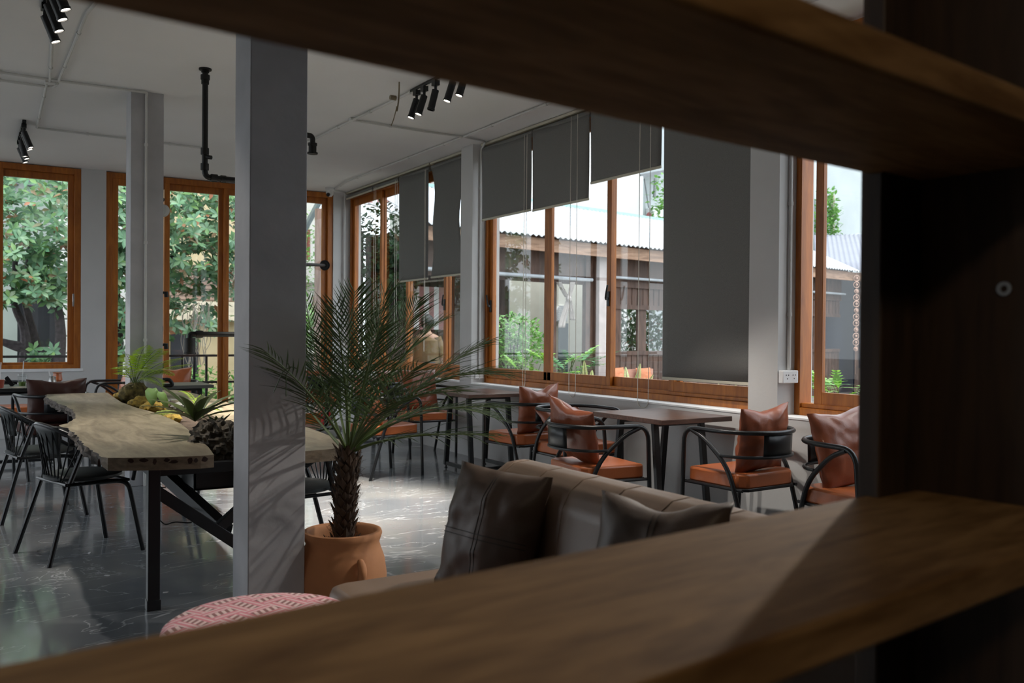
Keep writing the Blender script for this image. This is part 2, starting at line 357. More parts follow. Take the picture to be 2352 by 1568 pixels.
# ---- far wall windows / glazed doors
def win_back(name,x0,x1,z0,z1,sashes,label,sw=.07,bot=.1):
    YF=YB+.02; root=thing(name,label,'door' if 'door' in name else 'window',((x0+x1)/2,YF,z0),kind='structure')
    ox,oy,oz=(x0+x1)/2,YF,z0
    f=MB(); t=.075
    f.box((x0-ox,0,0),(x0-ox+t,.1,z1-z0)); f.box((x1-ox-t,0,0),(x1-ox,.1,z1-z0)); f.box((x0-ox+t,0,z1-z0-.075),(x1-ox-t,.1,z1-z0)); f.box((x0-ox+t,0,0),(x1-ox-t,.1,.05))
    f.build(name.split('_')[0]+'_frame',FRAME,root,bev=.004)
    for si,(a,c,zb) in enumerate(sashes):
        m=MB(); a-=ox; c-=ox; H=z1-z0-.075; yo=.047*(si%2)
        m.box((a,.004+yo,.05),(a+sw,.045+yo,H)); m.box((c-sw,.004+yo,.05),(c,.045+yo,H)); m.box((a+sw,.004+yo,H-.085),(c-sw,.045+yo,H)); m.box((a+sw,.004+yo,.05),(c-sw,.045+yo,.05+zb))
        sa=m.build('sash',FRAME,root,bev=.003)
        MB().box((a+sw-.005,.02+yo,.05+zb-.005),(c-sw+.005,.025+yo,H-.08)).build('pane',GLASS,sa,smooth=0)
    return root
win_back('window_4',-.5,1.209,.842,ZC-.01,[(-.42,.36,.03),(.29,1.134,.03)],'tall timber framed window at the left of the far wall')
win_back('window_5',-2.9,-.75,.842,ZC-.01,[(-2.85,-1.8,.03),(-1.8,-.8,.03)],'unseen timber window further left in the far wall, added for daylight')  # out-of-view window added to bring in more daylight
win_back('door_1',1.496,4.523,.0,ZC-.01,[(1.571,2.27,.1),(2.20,2.98,.1),(2.97,3.72,.1),(3.70,4.448,.1)],'row of timber framed glazed doors in the far wall')
# handle plate on the left window stile
h=MB(); h.box((0,-.008,0),(.018,0,.16)); tag(h.build('window_latch',STEEL,bev=.003,loc=(1.115,YB+.02,1.62)),'small metal latch on the far left window frame','latch')
# ================================================================ PILLARS
def pillar(x0,x1,y0,y1,label):
    o=MB().box((-(x1-x0)/2,-(y1-y0)/2,0),((x1-x0)/2,(y1-y0)/2,ZC)).build('pillar',PILL,bev=.004,loc=((x0+x1)/2,(y0+y1)/2,0)); return tag(o,label,'pillar')
pillar(.999,1.244,3.7,3.945,'tall grey plastered square pillar standing in front of the long slab table')
pillar(1.167,1.43,8.03,8.29,'grey plastered square pillar behind the fern, with a conduit down its face')
# ================================================================ CONDUITS
def conduit(pts,label,r=.011,fil=.06,name='conduit',clips=True):
    P=fillet(pts,fil); m=MB().tube(P,r,8); o=m.build(name,PVC); 
    tag(o,label,'conduit')
    if clips:
        pts=[Vector(p) for p in pts]; c=MB(); k=0
        for a,b in zip(pts[:-1],pts[1:]):
            L=(b-a).length; n=int(L/.7)
            for i in range(n):
                p=a+(b-a)*((i+.5)/n); d=(b-a).normalized(); MB().tube([p-d*.012,p+d*.012],r*1.45,8).build('clip',PVC,o)
    return o
zc=ZC-.019
C1=Vector((.56,8.1,zc))
conduit([(-2.5,7.95,zc),(.60,8.0,zc),(1.285,7.98,zc),(1.285,8.015,zc-.02),(1.285,8.015,.0)],'thin painted conduit crossing the ceiling and running down the pillar behind the fern',fil=.08)
conduit([(-2.5,8.22,zc),(.60,8.25,zc),(.62,8.10,zc)],'second thin conduit on the ceiling at far left, turning into the junction box')
conduit([(.42,5.6,zc),(.56,8.05,zc)],'straight ceiling conduit above the near left spotlights')
conduit([(.75,5.2,zc),(.64,6.2,zc),(.62,8.0,zc)],'slanting ceiling conduit right of the near left spotlights')
conduit([(.545,8.15,zc),(.58,9.98,zc)],'ceiling conduit running from the junction box to the far left spotlights')
conduit([(.58,9.98,zc),(1.5,10.02,zc),(2.2,10.05,zc)],'ceiling conduit running right behind the far pillar')
conduit([(3.06,9.35,zc),(3.103,7.92,zc),(3.168,6.35,zc),(3.18,4.2,zc)],'ceiling conduit carrying the row of spotlights left of the blinds')
conduit([(3.103,7.92,zc),(3.9,7.96,zc),(4.33,7.95,zc)],'ceiling conduit linking the spotlight line with the window wall')
conduit([(4.40,11.9,zc),(4.31,11.2,zc),(4.31,9.7,zc),(4.32,7.95,zc),(4.31,6.8,zc),(4.31,3.0,zc)],'long ceiling conduit running along the tops of the blinds')
conduit([(4.34,7.95,zc),(4.62,8.02,zc),(4.70,8.255,zc-.04),(4.70,8.255,.83)],'conduit running down the reveal of the middle pier',fil=.05)
conduit([(4.38,11.95,zc),(4.64,12.1,zc),(4.68,12.235,zc-.05),(4.68,12.235,1.06)],'conduit running down the far corner of the room',fil=.05)
conduit([(4.70,4.045,ZC-.03),(4.70,4.045,1.1)],'double conduit down the near pier above the white socket')
j=MB().box((-.04,-.035,-.03),(.04,.035,0)); tag(j.build('junction_box',PVC,bev=.004,loc=(.565,8.1,ZC)),'small ceiling junction box where the left conduits cross','box')
j=MB().box((-.03,-.03,-.025),(.03,.03,0)); tag(j.build('junction_box',PVC,bev=.004,loc=(3.103,7.92,ZC)),'small ceiling junction box on the middle conduit line','box')
# loose wires by the track
m=MB(); a=fl(917,188,ZC); m.tube(bez(a,a+Vector((.01,.02,-.16)),a+Vector((-.02,0,-.24)),8),.006,6); m.tube(bez(a+Vector((-.02,0,-.2)),a+Vector((-.02,.05,-.3)),a+Vector((-.06,.02,-.36)),6),.004,5)
m.tube([a+Vector((-.07,.02,-.13)),a+Vector((-.02,.02,-.13))],.02,8)
tag(m.build('loose_wire',plain('taped_wire',(.24,.20,.13),.7)),'loose taped wires hanging from the ceiling at the end of the spotlight track','wire')
# thin loose wire by far pillar
m=MB(); m.tube(bez(on(362,333,1,9.5),on(382,345,1,9.5),on(361,362,1,9.5),10),.002,5); tag(m.build('loose_wire',plain('thin_wire',(.1,.1,.1),.6)),'thin wire loop hanging from the ceiling right of the far pillar','wire')
# sockets
def socket(loc,label,w=.15,h=.085):
    root=thing('wall_socket',label,'socket',loc)
    MB().box((-w/2,-.04,-h/2),(w/2,0,h/2)).build('housing',WHITE,root,bev=.005)
    p=MB()
    for cx in (-w*.22,w*.22):
        for dx,dz in ((-.012,.012),(.012,.012),(0,-.012)): p.box((cx+dx-.003,-.0412,dz-.004),(cx+dx+.003,-.039,dz+.004))
    p.build('holes',LENSB,root,smooth=0)
socket((4.688,4.058,1.052),'white double socket on the near pier, left of the right-hand window')
socket((4.70,12.248,1.02),'white socket low in the far corner behind the palm',.14,.08)
m=MB().box((-.05,-.02,-.02),(.05,0,.02)); tag(m.build('cable_box',WHITE,bev=.003,loc=(4.70,8.268,.86)),'small white box on the middle pier just above the sill','box')
# ================================================================ BLINDS
BX=4.70
def blind(ya,yb,zbot,label,kind=0,cord=None,loop=None):
    root=thing('roller_blind',label,'blind',(BX,(ya+yb)/2,ZC-.02),group='grey roller blinds on the right wall')
    oy=(ya+yb)/2; oz=ZC-.02; W=(yb-ya)/2
    t=MB(); t.box((-.035,-W-.02,-.012),(.02,W+.02,.012)); t.build('head_rail',ALU,root,bev=.002)
    r=MB(); r.tube([(0,-W-.005,-.05),(0,W+.005,-.05)],.03,14); r.build('roller',BLIND,root)
    L=oz-zbot
    def f(u,v):
        y=-W+2*W*u; z=-.05-(L-.05)*v; x=-.027
        if kind==1:   # blown, twisted cloth
            k=math.sin(PI*min(1,v*1.05)); y=y*(1-.10*k*(1 if y>0 else .3)) + (.0 if y<0 else .05*k*-1); x+=-.05*k*math.sin(u*3.2)+.02*math.sin(v*9)
        elif kind==0: x+=.004*math.sin(u*5+v*3)
        return Vector((x,y,z))
    c=MB().grid(f,14,14); c.build('fabric',BLIND,root,sol=.0015)
    b=MB(); p0=f(0,1); p1=f(1,1); b.bar(p0,p1,.014,.022); b.build('bottom_rail',ALU,root,bev=.003)
    return root
blind(9.47,10.305,1.975,'grey roller blind in the far window, pulled halfway and hanging flat')
blind(8.64,9.40,1.985,'grey roller blind in the far window with a crooked blown edge, beside the middle pier',kind=1)
blind(7.215,8.178,2.535,'leftmost grey blind in the wide window, pulled a quarter down')
blind(6.275,7.19,2.525,'second grey blind from the left in the wide window, pulled a quarter down')
blind(5.32,6.25,2.66,'third grey blind in the wide window, the shortest one')
blind(4.335,5.285,.985,'long grey blind pulled down almost to the sill at the right of the wide window')
blind(10.36,11.15,3.26,'rolled up grey blind in the far window, second from the corner')
blind(11.2,12.15,3.26,'rolled up grey blind at the corner end of the far window')
def cord(y,z1,label,w=.05,x=4.655):
    ym=y
    P=[(x,y-w/2,3.28),(x,y-w/2,z1+.06)]+[(x,y-w/2*math.cos(a),z1+.06-.06*math.sin(a)) for a in [PI*i/8 for i in range(1,8)]]+[(x,y+w/2,z1+.06),(x,y+w/2,3.28)]
    o=MB().tube(P,.0028,5,closed=False).build('blind_cord',CORD); tag(o,label,'cord','bead cords of the roller blinds')
cord(7.29,.80,'narrow bead cord hanging below the leftmost blind of the wide window to the sill',.045)
cord(6.40,.76,'looped bead cord hanging over the sill in the middle of the wide window',.10,4.60)
cord(5.43,.74,'wide looped bead cord hanging over the sill left of the long blind',.13,4.60)
cord(11.05,1.1,'bead cord hanging before the far window close to the corner',.06)
cord(10.36,1.1,'bead cord hanging before the far window left of the flat blind',.06)
cord(9.52,1.1,'bead cord hanging over the flat blind in the far window',.02)
m=MB(); P=[on(2022,405,0,4.68),on(2020,560,0,4.68),on(2014,700,0,4.67),on(2008,880,0,4.66),on(2002,930,0,4.63),on(2012,962,0,4.61)]
m.tube(P,.0035,5); tag(m.build('blind_cord',CORD),'beaded chain hanging in the right-hand window beside the shelf post','cord')
# ================================================================ SPOTLIGHT TRACKS
SPOTS=[]
def head(root,loc,tilt,off=False,first=None):
    # loc: local pivot; tilt: direction the lamp points
    d=Vector(tilt).normalized(); Q=Vector((0,0,-1)).rotation_difference(d).to_matrix().to_4x4(); Q.translation=Vector(loc)
    h=MB(); h.box((loc[0]-.022,loc[1]-.03,loc[2]+.035),(loc[0]+.022,loc[1]+.03,loc[2]+.075)); h.tube([(loc[0],loc[1],loc[2]+.04),loc],.012,8)
    h.lathe([(.028,.0),(.028,-.15),(.031,-.152),(.031,-.165),(.026,-.165),(.026,-.155)],M=Q,n=18,cap=False); h.lathe([(.0,.0),(.028,.0)],M=Q,n=18,cap=False)
    o=h.build('spotlight',BLACK,root)
    l=MB(); l.lathe([(.0,-.158),(.0265,-.158)],M=Q,n=18,cap=False); l.build('lamp_lens',LENSB if off else LAMP,o)
    return Q@Vector((0,0,-.19)),d
def track(a,b,heads,label,group='black ceiling spotlight tracks'):
    a=Vector(a);b=Vector(b); c=(a+b)/2
    root=thing('spotlight_track',label,'spotlight track',c,group=group)
    MB().bar(a-c+Vector((0,0,-.012)),b-c+Vector((0,0,-.012)),.034,.024).build('track',BLACK,root,bev=.003)
    for t,dirv,off,pw,tgt in heads:
        p=a.lerp(b,t)-c+Vector((0,0,-.10)); q,d=head(root,p,dirv,off)
        if pw: SPOTS.append((q+c,tgt or d,pw))
tz=ZC-.002
dn=(-.30,.06,-1)
wl=(.55,.05,-1)
track((3.155,6.72,tz),(3.19,3.6,tz),[(.029,dn,False,430.,None),(.074,dn,False,430.,None),(.138,(-.22,.08,-1),True,0,None),(.231,dn,False,430.,None),(.292,dn,False,430.,None),(.62,wl,False,130.,(.8,-.25,-2.7)),(.85,wl,False,130.,(.85,0,-2.7))],'black track of five spotlights in the middle of the ceiling, left of the blinds')
dl=(.38,-.08,-1)
track((.40,5.2,tz),(.40,6.3,tz),[(.27,dl,False,75.,(.25,-.6,-1)),(.44,dl,False,75.,None),(.645,dl,False,75.,None),(.855,dl,False,75.,(.1,.1,-1))],'black track of spotlights at the top left corner near the ceiling conduits')
track((.46,9.75,tz),(.46,10.9,tz),[(.07,dl,False,140.,(.75,-1.75,-2.5)),(.17,dl,False,60.,None),(.48,(.2,0,-1),False,60.,None),(.65,dl,False,0,None),(.85,dl,False,0,None)],'black track of spotlights above the far left window')
track((4.15,2.1,tz),(4.15,3.05,tz),[(.08,(-.4,.1,-1),False,160.,(-1.1,.1,-3.2)),(.5,(-.8,-.4,-.8),False,160.,(-3.05,-1.75,-2.0)),(.3,(-.8,.1,-.7),False,210.,(-2.62,1.1,-2.85)),(.65,(-.8,-.2,-.8),False,170.,(-2.4,-.75,-2.3)),(.8,(-.8,.2,-.8),False,180.,(-3.3,-.3,-2.7))],'black track of spotlights above the right-hand window, hidden by the shelf')
# ---- security camera
root=thing('security_camera','white dome security camera on the ceiling in the far corner','camera',(4.33,11.9,ZC))
MB().lathe([(.065,0),(.065,-.03),(.05,-.045)],n=20).build('mount',CAMW,root)
q=MB(); q.lathe([(.0,-.13),(.03,-.125),(.05,-.1),(.055,-.06),(.045,-.03)],n=20); q.build('dome',CAMW,root)
MB().tube([(-.03,-.03,-.1),(-.045,-.045,-.112)],.026,14).build('lens',LENSB,root)
# ================================================================ IRON PIPEWORK
def flange(L,p,d,r=.045):
    m=MB(); L.append(m); p=Vector(p); d=Vector(d).normalized(); m.tube([p,p+d*.012],r,16); m.tube([p+d*.012,p+d*.03],r*.62,14); m.tube([p+d*.05,p+d*.085],r*.72,12); m.tube([p+d*.085,p+d*.12],r*.6,12)
def fit(m,a,d,L=.04,r=.031): a=Vector(a); d=Vector(d).normalized(); q=MB(); q.tube([a-d*L/2,a+d*L/2],r,12); m.append(q)
def fpart(m,f):
    q=MB(); f(q); m.append(q)
Y1=7.07
def y1(x,y): return on(x,y,1,Y1)
m=MB(); A=Vector((1.56,Y1,ZC)); B=Vector((1.56,Y1,2.52)); Cc=Vector((2.13,Y1,2.52))
m.tube(fillet([A,B,Cc],.05),.022,12)
pf=[]; flange(pf,A,(0,0,-1),.048); fit(pf,(1.56,Y1,2.72),(0,0,1),.05); fit(pf,(1.56,Y1,2.60),(0,0,1),.05); fpart(pf,lambda q:q.tube([(1.56,Y1,2.68),(1.60,Y1-.04,2.67)],.016,10)); fit(pf,(1.63,Y1,2.52),(1,0,0),.05); fit(pf,(1.70,Y1,2.52),(1,0,0),.04,.028); 
root=thing('iron_pipe','black iron pipe dropping from a ceiling flange and turning behind the near pillar','pipe',A)
for mm,nn in [(m,'pipe')]+[(q_,'fitting') for q_ in pf]:
    o=mm.build(nn,PIPEM,root); o.location=-A
# riser hidden behind near pillar with lamp arms
root=thing('iron_pipe_lamp','black iron pipe lamp stand whose arms stick out both sides of the near pillar','pipe lamp',(2.13,Y1,0))
O=Vector((2.13,Y1,0)); m=MB(); e1=y1(718,312); z1=e1.z; e2=y1(436,767); z2=e2.z; e3=y1(745,609)
m.tube([(0,0,0),(0,0,z1)],.022,12); m.tube(fillet([(0,0,z1),e1-O,e1-O+Vector((0,0,-.07))],.04),.022,12)
m.tube(fillet([(0,0,z2),e2-O,e2-O+Vector((0,0,-.05))],.035),.021,12)
far=on(746,609,1,YB+.01); m.tube([(0,0,e3.z),far-O],.02,12); m.build('pipe',PIPEM,root)
pf=[]; q=e1-O+Vector((0,0,-.06)); fpart(pf,lambda w_:w_.lathe([(.0,0),(.038,0),(.038,-.02),(.032,-.022),(.032,-.075),(.043,-.077),(.043,-.09),(.0,-.09)],c=q,n=16))
q=e2-O+Vector((0,0,-.03)); fpart(pf,lambda w_:w_.lathe([(.0,0),(.042,0),(.042,-.11),(.047,-.112),(.047,-.125),(.0,-.125)],c=q,n=16)); fit(pf,e2-O+Vector((.07,0,0)),(1,0,0),.05,.029)
flange(pf,far-O,(far-O)*-1+Vector((0,0,e3.z)),.075); flange(pf,(0,0,0),(0,0,1),.06)
for q_ in pf: q_.build('fitting',PIPEM,root)
# vertical pipe stand with gauge right of the far pillar
def y2(x,y): return on(x,y,1,8.4)
b0=y2(368,886); root=thing('pipe_stand','black iron pipe stand with a round gauge, right of the far pillar','pipe stand',b0)
P=[b0,y2(370,752),y2(360,745),y2(362,500),y2(364,462)]
m=MB(); m.tube(fillet([p-b0 for p in P],.02),.017,10); m.tube([y2(358,672)-b0,y2(380,672)-b0],.012,8); m.tube([y2(356,797)-b0,y2(380,790)-b0],.012,8); m.build('pipe',PIPEM,root)
pf=[]
for px,py in ((362,510),(362,530),(361,645),(360,685),(368,755),(369,840)): fit(pf,y2(px,py)-b0,(0,0,1),.045,.026)
for px,py in ((381,672),(381,791)): q=y2(px,py)-b0; fpart(pf,lambda w_:w_.tube([q+Vector((0,0,.01)),q+Vector((.005,0,-.04))],.02,10))
q=y2(369,458)-b0; fpart(pf,lambda w_:w_.lathe([(.0,-.02),(.03,-.015),(.035,.01),(.0,.02)],c=q,n=14)); fpart(pf,lambda w_:w_.tube(fillet([(0,0,.05),(.08,0,.06),(.11,0,.0),(.02,0,-.0)],.03),.018,10))
for q_ in pf: q_.build('fitting',PIPEM,root)
q=y2(369,483)-b0; g=MB(); g.tube([q+Vector((-.005,-.03,0)),q+Vector((.03,.01,0))],.056,24); g.build('gauge',plain('gauge_face',(.45,.46,.44),.4),root)
# ================================================================ BIG SLAB TABLE
TZ=.76
root=thing('slab_table','long live-edge wooden slab table with a planting trough down its middle','table',(.736,4.442,0))
TO=Vector((.736,4.442,0))
slab1=[(.506,4.30),(.53,4.26),(.60,4.22),(.75,4.16),(.90,4.13),(.961,4.14),(1.0,4.42),(1.045,4.9),(1.075,5.25),(1.105,5.6),(1.11,6.0),(1.098,6.5),(1.05,6.95),(1.03,7.5),(1.05,8.08),(1.08,8.72),(.80,8.74),(.585,8.70),(.56,8.3),(.58,7.9),(.60,7.5),(.632,7.1),(.625,6.7),(.60,6.35),(.57,6.2),(.535,6.0),(.46,5.85),(.485,5.62),(.50,5.3),(.49,4.95),(.495,4.6)]
slab2=[(1.36,4.06),(1.45,4.07),(1.60,4.10),(1.66,4.35),(1.70,4.8),(1.73,5.4),(1.75,6.0),(1.755,6.8),(1.76,7.4),(1.75,8.1),(1.73,8.75),(1.55,9.0),(1.46,8.9),(1.43,8.3),(1.40,7.6),(1.42,7.0),(1.40,6.3),(1.38,5.6),(1.35,5.0),(1.33,4.5)]
def roughen(poly,rng,amp):
    out=[]; rnd=random.Random(5); n=len(poly)
    for i in range(n):
        a=Vector((*poly[i],0)); b=Vector((*poly[(i+1)%n],0)); k=max(1,int((b-a).length/.045)) if i in rng else 1
        for j in range(k):
            p=a.lerp(b,j/k); 
            if i in rng: p+=Vector((rnd.uniform(-amp,amp),rnd.uniform(-amp,amp)*.4,0))
            out.append((p.x-TO.x,p.y-TO.y))
    return out
def slabmesh(poly,rng,name):
    P=roughen(poly,rng,.010); n=len(P); cx=sum(p[0] for p in P)/n; cyy=sum(p[1] for p in P)/n
    rows=[(TZ,1.0),(TZ-.02,1.0),(TZ-.04,1.0),(TZ-.058,1.0)]
    rnd=random.Random(9); m=MB(); vs=[]
    for k,(z,s) in enumerate(rows):
        for i,(x,y) in enumerate(P):
            barkside = (x+TO.x<.66 and name=='slab' and y+TO.y>4.28)
            o=(rnd.uniform(-.022,.012)-.012*k) if (barkside and k) else 0
            vs.append(Vector((x+o+ (0.05*k/3 if barkside else 0),y+(rnd.uniform(-.012,.012) if (barkside and k) else 0),z+(rnd.uniform(-.006,.006) if barkside and 0<k<3 else 0))))
    m.v=[tuple(v) for v in vs]
    top=tuple(range(n)); bot=tuple(range(4*n-1,3*n-1,-1)); m.f=[top,bot]; m.mi=[0,0]
    for k in range(3):
        for i in range(n):
            i2=(i+1)%n; x=P[i][0]+TO.x; y=P[i][1]+TO.y; x2=P[i2][0]+TO.x;y2_=P[i2][1]+TO.y
            mi=2
            if name=='slab' and max(x,x2)<.66 and min(y,y2_)>4.28 and max(y,y2_)<8.7: mi=1
            m.f.append((k*n+i,(k+1)*n+i,(k+1)*n+i2,k*n+i2)); m.mi.append(mi)
    return m.build('slab',[SLAB,BARK,CUTW],root,smooth=0)
slabmesh(slab1,list(range(17,31))+[0],'slab'); slabmesh(slab2,[],'slab2')
# dark burn marks on the cut ends
m=MB(); rnd=random.Random(4)
for px,py,rx,rz in ((301,1050,.014,.011),(330,1047,.02,.010),(355,1052,.008,.016),(383,1048,.012,.011),(400,1060,.022,.008),(437,1050,.012,.018),(450,1057,.010,.012),(470,1042,.014,.014),(228,1050,.006,.02)):
    pts=[]; 
    for s1,s2,p1,p2 in (((.53,4.26),(.60,4.22),215,300),((.60,4.22),(.75,4.16),300,345),((.75,4.16),(.90,4.13),345,440),((.90,4.13),(.961,4.14),440,500)):
        if p1<=px<p2:
            a=Vector((*s1,0));b=Vector((*s2,0)); d=(b-a).normalized(); nn=Vector((d.y,-d.x,0)); c=onpl(px,py,a,nn)+nn*.0015-TO
            c.z=min(max(c.z,TZ-.056+rz),TZ-rz-.002)
            for i in range(9): an=2*PI*i/9; pts.append(c+d*rx*math.cos(an)*rnd.uniform(.7,1.2)+Vector((0,0,rz*math.sin(an)*rnd.uniform(.8,1))))
            m.add(pts,[tuple(range(9))])
tag(m.build('burn_marks',plain('burn_mark',(.035,.012,.006),.8,var=.4,sc=40),root,smooth=0))
# trough
m=MB(); x0,x1,ya,yb=.97,1.42,4.6,8.75; t=.012; zb=.52; zt=.72
for a,b in (((x0,ya,zb),(x1,yb,zb+t)),((x0,ya,zb),(x0+t,yb,zt)),((x1-t,ya,zb),(x1,yb,zt)),((x0,ya,zb),(x1,ya+t,zt)),((x0,yb-t,zb),(x1,yb,zt))): m.box(Vector(a)-TO,Vector(b)-TO)
m.build('trough',BLACK,root,bev=.002)
m=MB(); m.box(Vector((x0+.02,ya+.02,zb+.02))-TO,Vector((x1-.02,yb-.02,.70))-TO); m.build('soil',SOIL,root)
LW=.055
for (lx,ly) in ((.752,4.442),(1.235,4.442),(.76,8.45),(1.235,8.45)):
    q=MB(); q.box((lx-LW/2-TO.x,ly-LW/2-TO.y,.0),(lx+LW/2-TO.x,ly+LW/2-TO.y,TZ-.06)); q.box((lx-LW/2-.004-TO.x,ly-LW/2-.004-TO.y,.0),(lx+LW/2+.004-TO.x,ly+LW/2+.004-TO.y,.05)); q.build('leg',BLACK,root,bev=.003)
m=MB(); Pb=lambda x,y,z: Vector((x,y,z))-TO
m.bar(Pb(.76,4.442,.565),Pb(1.23,4.442,.20),.05,.055); m.build('brace',BLACK,root,bev=.003)
m=MB(); m.bar(Pb(1.06,4.442,.36),Pb(1.23,4.442,.50),.048,.05); m.build('brace',BLACK,root,bev=.003)
m=MB(); m.bar(Pb(.80,5.3,.67),Pb(1.10,4.46,.33),.06,.06); m.build('brace',BLACK,root,bev=.003)
m=MB(); m.bar(Pb(.76,4.46,.655),Pb(.76,8.45,.655),.05,.05); m.bar(Pb(1.50,4.46,.66),Pb(1.50,8.45,.66),.05,.05); m.bar(Pb(.76,4.442,.66),Pb(1.50,4.442,.66),.05,.05,); m.bar(Pb(.76,8.45,.66),Pb(1.50,8.45,.66),.05,.05); m.build('top_frame',BLACK,root,bev=.003)
# cable
m=MB(); z9=[(345,1150,1,4.5),(368,1190,1,4.5),(378,1204,1,4.5),(390,1198,1,4.5),(440,1200,1,4.5),(470,1195,1,4.5)]
P=[on(*q) for q in z9]+[on(500,1190,1,4.7),on(430,1140,1,5.0),on(443,1100,1,5.1)]
m.tube(fillet([on(344,1160,1,4.5),on(368,1196,1,4.5),on(380,1206,1,4.5),on(400,1198,1,4.5),on(445,1202,1,4.52),on(432,1150,1,4.8),on(448,1110,1,4.95),on(450,1085,1,5.0)],.05),.003,5)
m.tube(fillet([on(340,1068,1,5.2),on(348,1100,1,5.2),on(372,1122,1,5.2),on(395,1112,1,5.2)],.05),.003,5)
tag(m.build('power_cable',PIPEM),'thin black cable looping below the slab table','cable')
for i,(px,py,lab) in enumerate(((380,1361,'tiny white paper scrap on the floor just right of the slab table leg'),(205,1270,'tiny white paper scrap on the floor between the feet of the nearest wire chair'),(246,1322,'tiny white paper scrap on the dark floor left of the slab table leg'))):
    q=MB(); q.prism([(-.014,-.004),(.012,-.006),(.015,.003),(-.010,.006)],0,.004); tag(q.build('paper_scrap',WHITE,loc=fl(px,py),rotz=i*1.3),lab,'scrap','paper scraps on the floor')
# ================================================================ LEAF TOOLS
def leaf(m,p,d,nrm,L,W,fold=.15,droop=.1,n=3,tip=.5,mi=0):
    d=Vector(d).normalized(); nrm=Vector(nrm); s=d.cross(nrm); s=s.normalized() if s.length>1e-5 else d.orthogonal().normalized(); up=s.cross(d).normalized()
    vs=[]; k=n+1
    for i in range(k+1):
        t=i/k; w=W*math.sin(PI*min(1,max(0.0,t)**tip))*.5 if 0<t<1 else 0.0
        c=Vector(p)+d*(L*t)-up*(droop*L*t*t)
        if w==0: w=W*.02
        vs+= [c-s*w+up*fold*w,c,c+s*w+up*fold*w]
    fs=[]
    for i in range(k):
        a=i*3; fs+=[(a,a+1,a+4,a+3),(a+1,a+2,a+5,a+4)]
    m.add(vs,fs,mi)
def fern_frond(m,P,L0,pitch=.012,wid=.006,side=None,mi=0):
    # pinnate frond along polyline P
    n=len(P); tot=sum((P[i+1]-P[i]).length for i in range(n-1)); k=max(6,int(tot/pitch))
    for q in range(k):
        t=(q+.5)/k; x=t*(n-1); i=min(n-2,int(x)); p=P[i].lerp(P[i+1],x-i); d=(P[i+1]-P[i]).normalized()
        s=d.cross(Vector((0,0,1))); s=s.normalized() if s.length>1e-4 else Vector((1,0,0))
        if side is not None: s=(s*.3+side*.7).normalized()
        l=L0*math.sin(PI*(.12+.86*t))**.7*(1-.35*t)
        for sg in (1,-1): leaf(m,p,s*sg+d*.45,s.cross(d),l,wid,.1,.25,1,.7,mi)
# ---- plants in the trough (each stands on the soil: own thing)
def blob(m,c,rx,ry,rz,amp=.25,seed=0,n=16,sc=3.,mi=0):
    c=Vector(c)
    def f(u,v):
        a=2*PI*u; b=PI*(v-.5); d=Vector((math.cos(a)*math.cos(b),math.sin(a)*math.cos(b),math.sin(b)))
        k=1+amp*noise.noise(d*sc+Vector((seed,seed*2,0)))+amp*.5*noise.noise(d*sc*2.7+Vector((seed,0,seed)))
        return c+Vector((d.x*rx*k,d.y*ry*k,d.z*rz*k))
    m.grid(f,n*2,n,mi,cu=True)
def soilpt(x,y,z=.72): return fl(x,y,z)
fb=soilpt(309,905,.79); root=thing('moss_ball_fern','bright green fern growing from a brown moss ball at the far end of the trough','fern',fb-Vector((0,0,.07)))
fb=Vector((0,0,.07)); m=MB(); blob(m,fb,.12,.13,.10,.2,3,18); m.build('moss_ball',[plain('brown_moss',(.10,.075,.02),.95,var=.6,sc=30,bmp=1,bsc=80)],root,smooth=60)
fbw=Vector(root.location)
D0=(fbw-Vector((0,0,HC))).dot(FW)
m=MB(); st=MB()
fr=[((298,862),(285,830),(270,845),.0),((300,870),(300,820),(288,812),-.1),((310,860),(318,800),(340,792),.0),((312,862),(335,810),(385,805),.1),((315,865),(350,825),(420,822),-.1),((316,868),(350,840),(440,836),-.2),((312,872),(345,845),(372,885),-.15),((306,868),(322,835),(345,850),-.2),((303,866),(290,845),(276,858),.1),((314,866),(340,800),(370,800),.2),((318,866),(365,830),(398,862),.1),((300,866),(308,800),(330,815),.15)]
for a,b,c,dd in fr:
    P=bez(fb+Vector((0,0,.07)),dep(*b,D0+dd*.5)-fbw,dep(*c,D0+dd)-fbw,12)
    P=bez(fb+Vector((0,0,.07)),dep(*b,D0+dd*.4-.10)-fbw,dep(*c,D0+dd*.7-.22)-fbw,14)
    st.tube(P,[.0035-.0002*i for i in range(14)],5); fern_frond(m,P[3:],.125,.017,.013)
m.build('leaflets',FERN,root,smooth=0); st.build('stems',PALMR,root)
def mound(px,py,r,mat,label,z=.735,sq=.55,cat='moss',name='moss_mound',group='moss mounds in the table trough'):
    c=soilpt(px,py,z); m=MB(); blob(m,(0,0,0),r,r*1.25,r*sq,.3,px*.01,14,2.5); o=m.build(name,mat,smooth=60,loc=c); return tag(o,label,cat,group)
mound(287,912,.10,MOSS,'golden moss mound just in front of the fern ball, furthest in the trough')
mound(325,925,.095,MOSS,'golden moss mound left of the upright pale veined leaf')
mound(352,936,.09,MOSS,'golden moss mound in front of the pale veined leaf')
mound(382,958,.085,MOSSG,'green moss mound between the pink bromeliad and the dark one')
mound(395,962,.06,MOSS,'small orange-brown moss tuft beside the dark bromeliad')
mound(330,903,.10,ROCK,'dark stone lying behind the golden moss',cat='stone',name='stone',group='stones in the table trough')
mound(392,925,.06,PEB,'pale grey pebble right of the veined leaves',cat='stone',name='stone',group='stones in the table trough')
mound(415,935,.07,PEB,'wide grey pebble behind the dark bromeliad',cat='stone',name='stone',group='stones in the table trough')
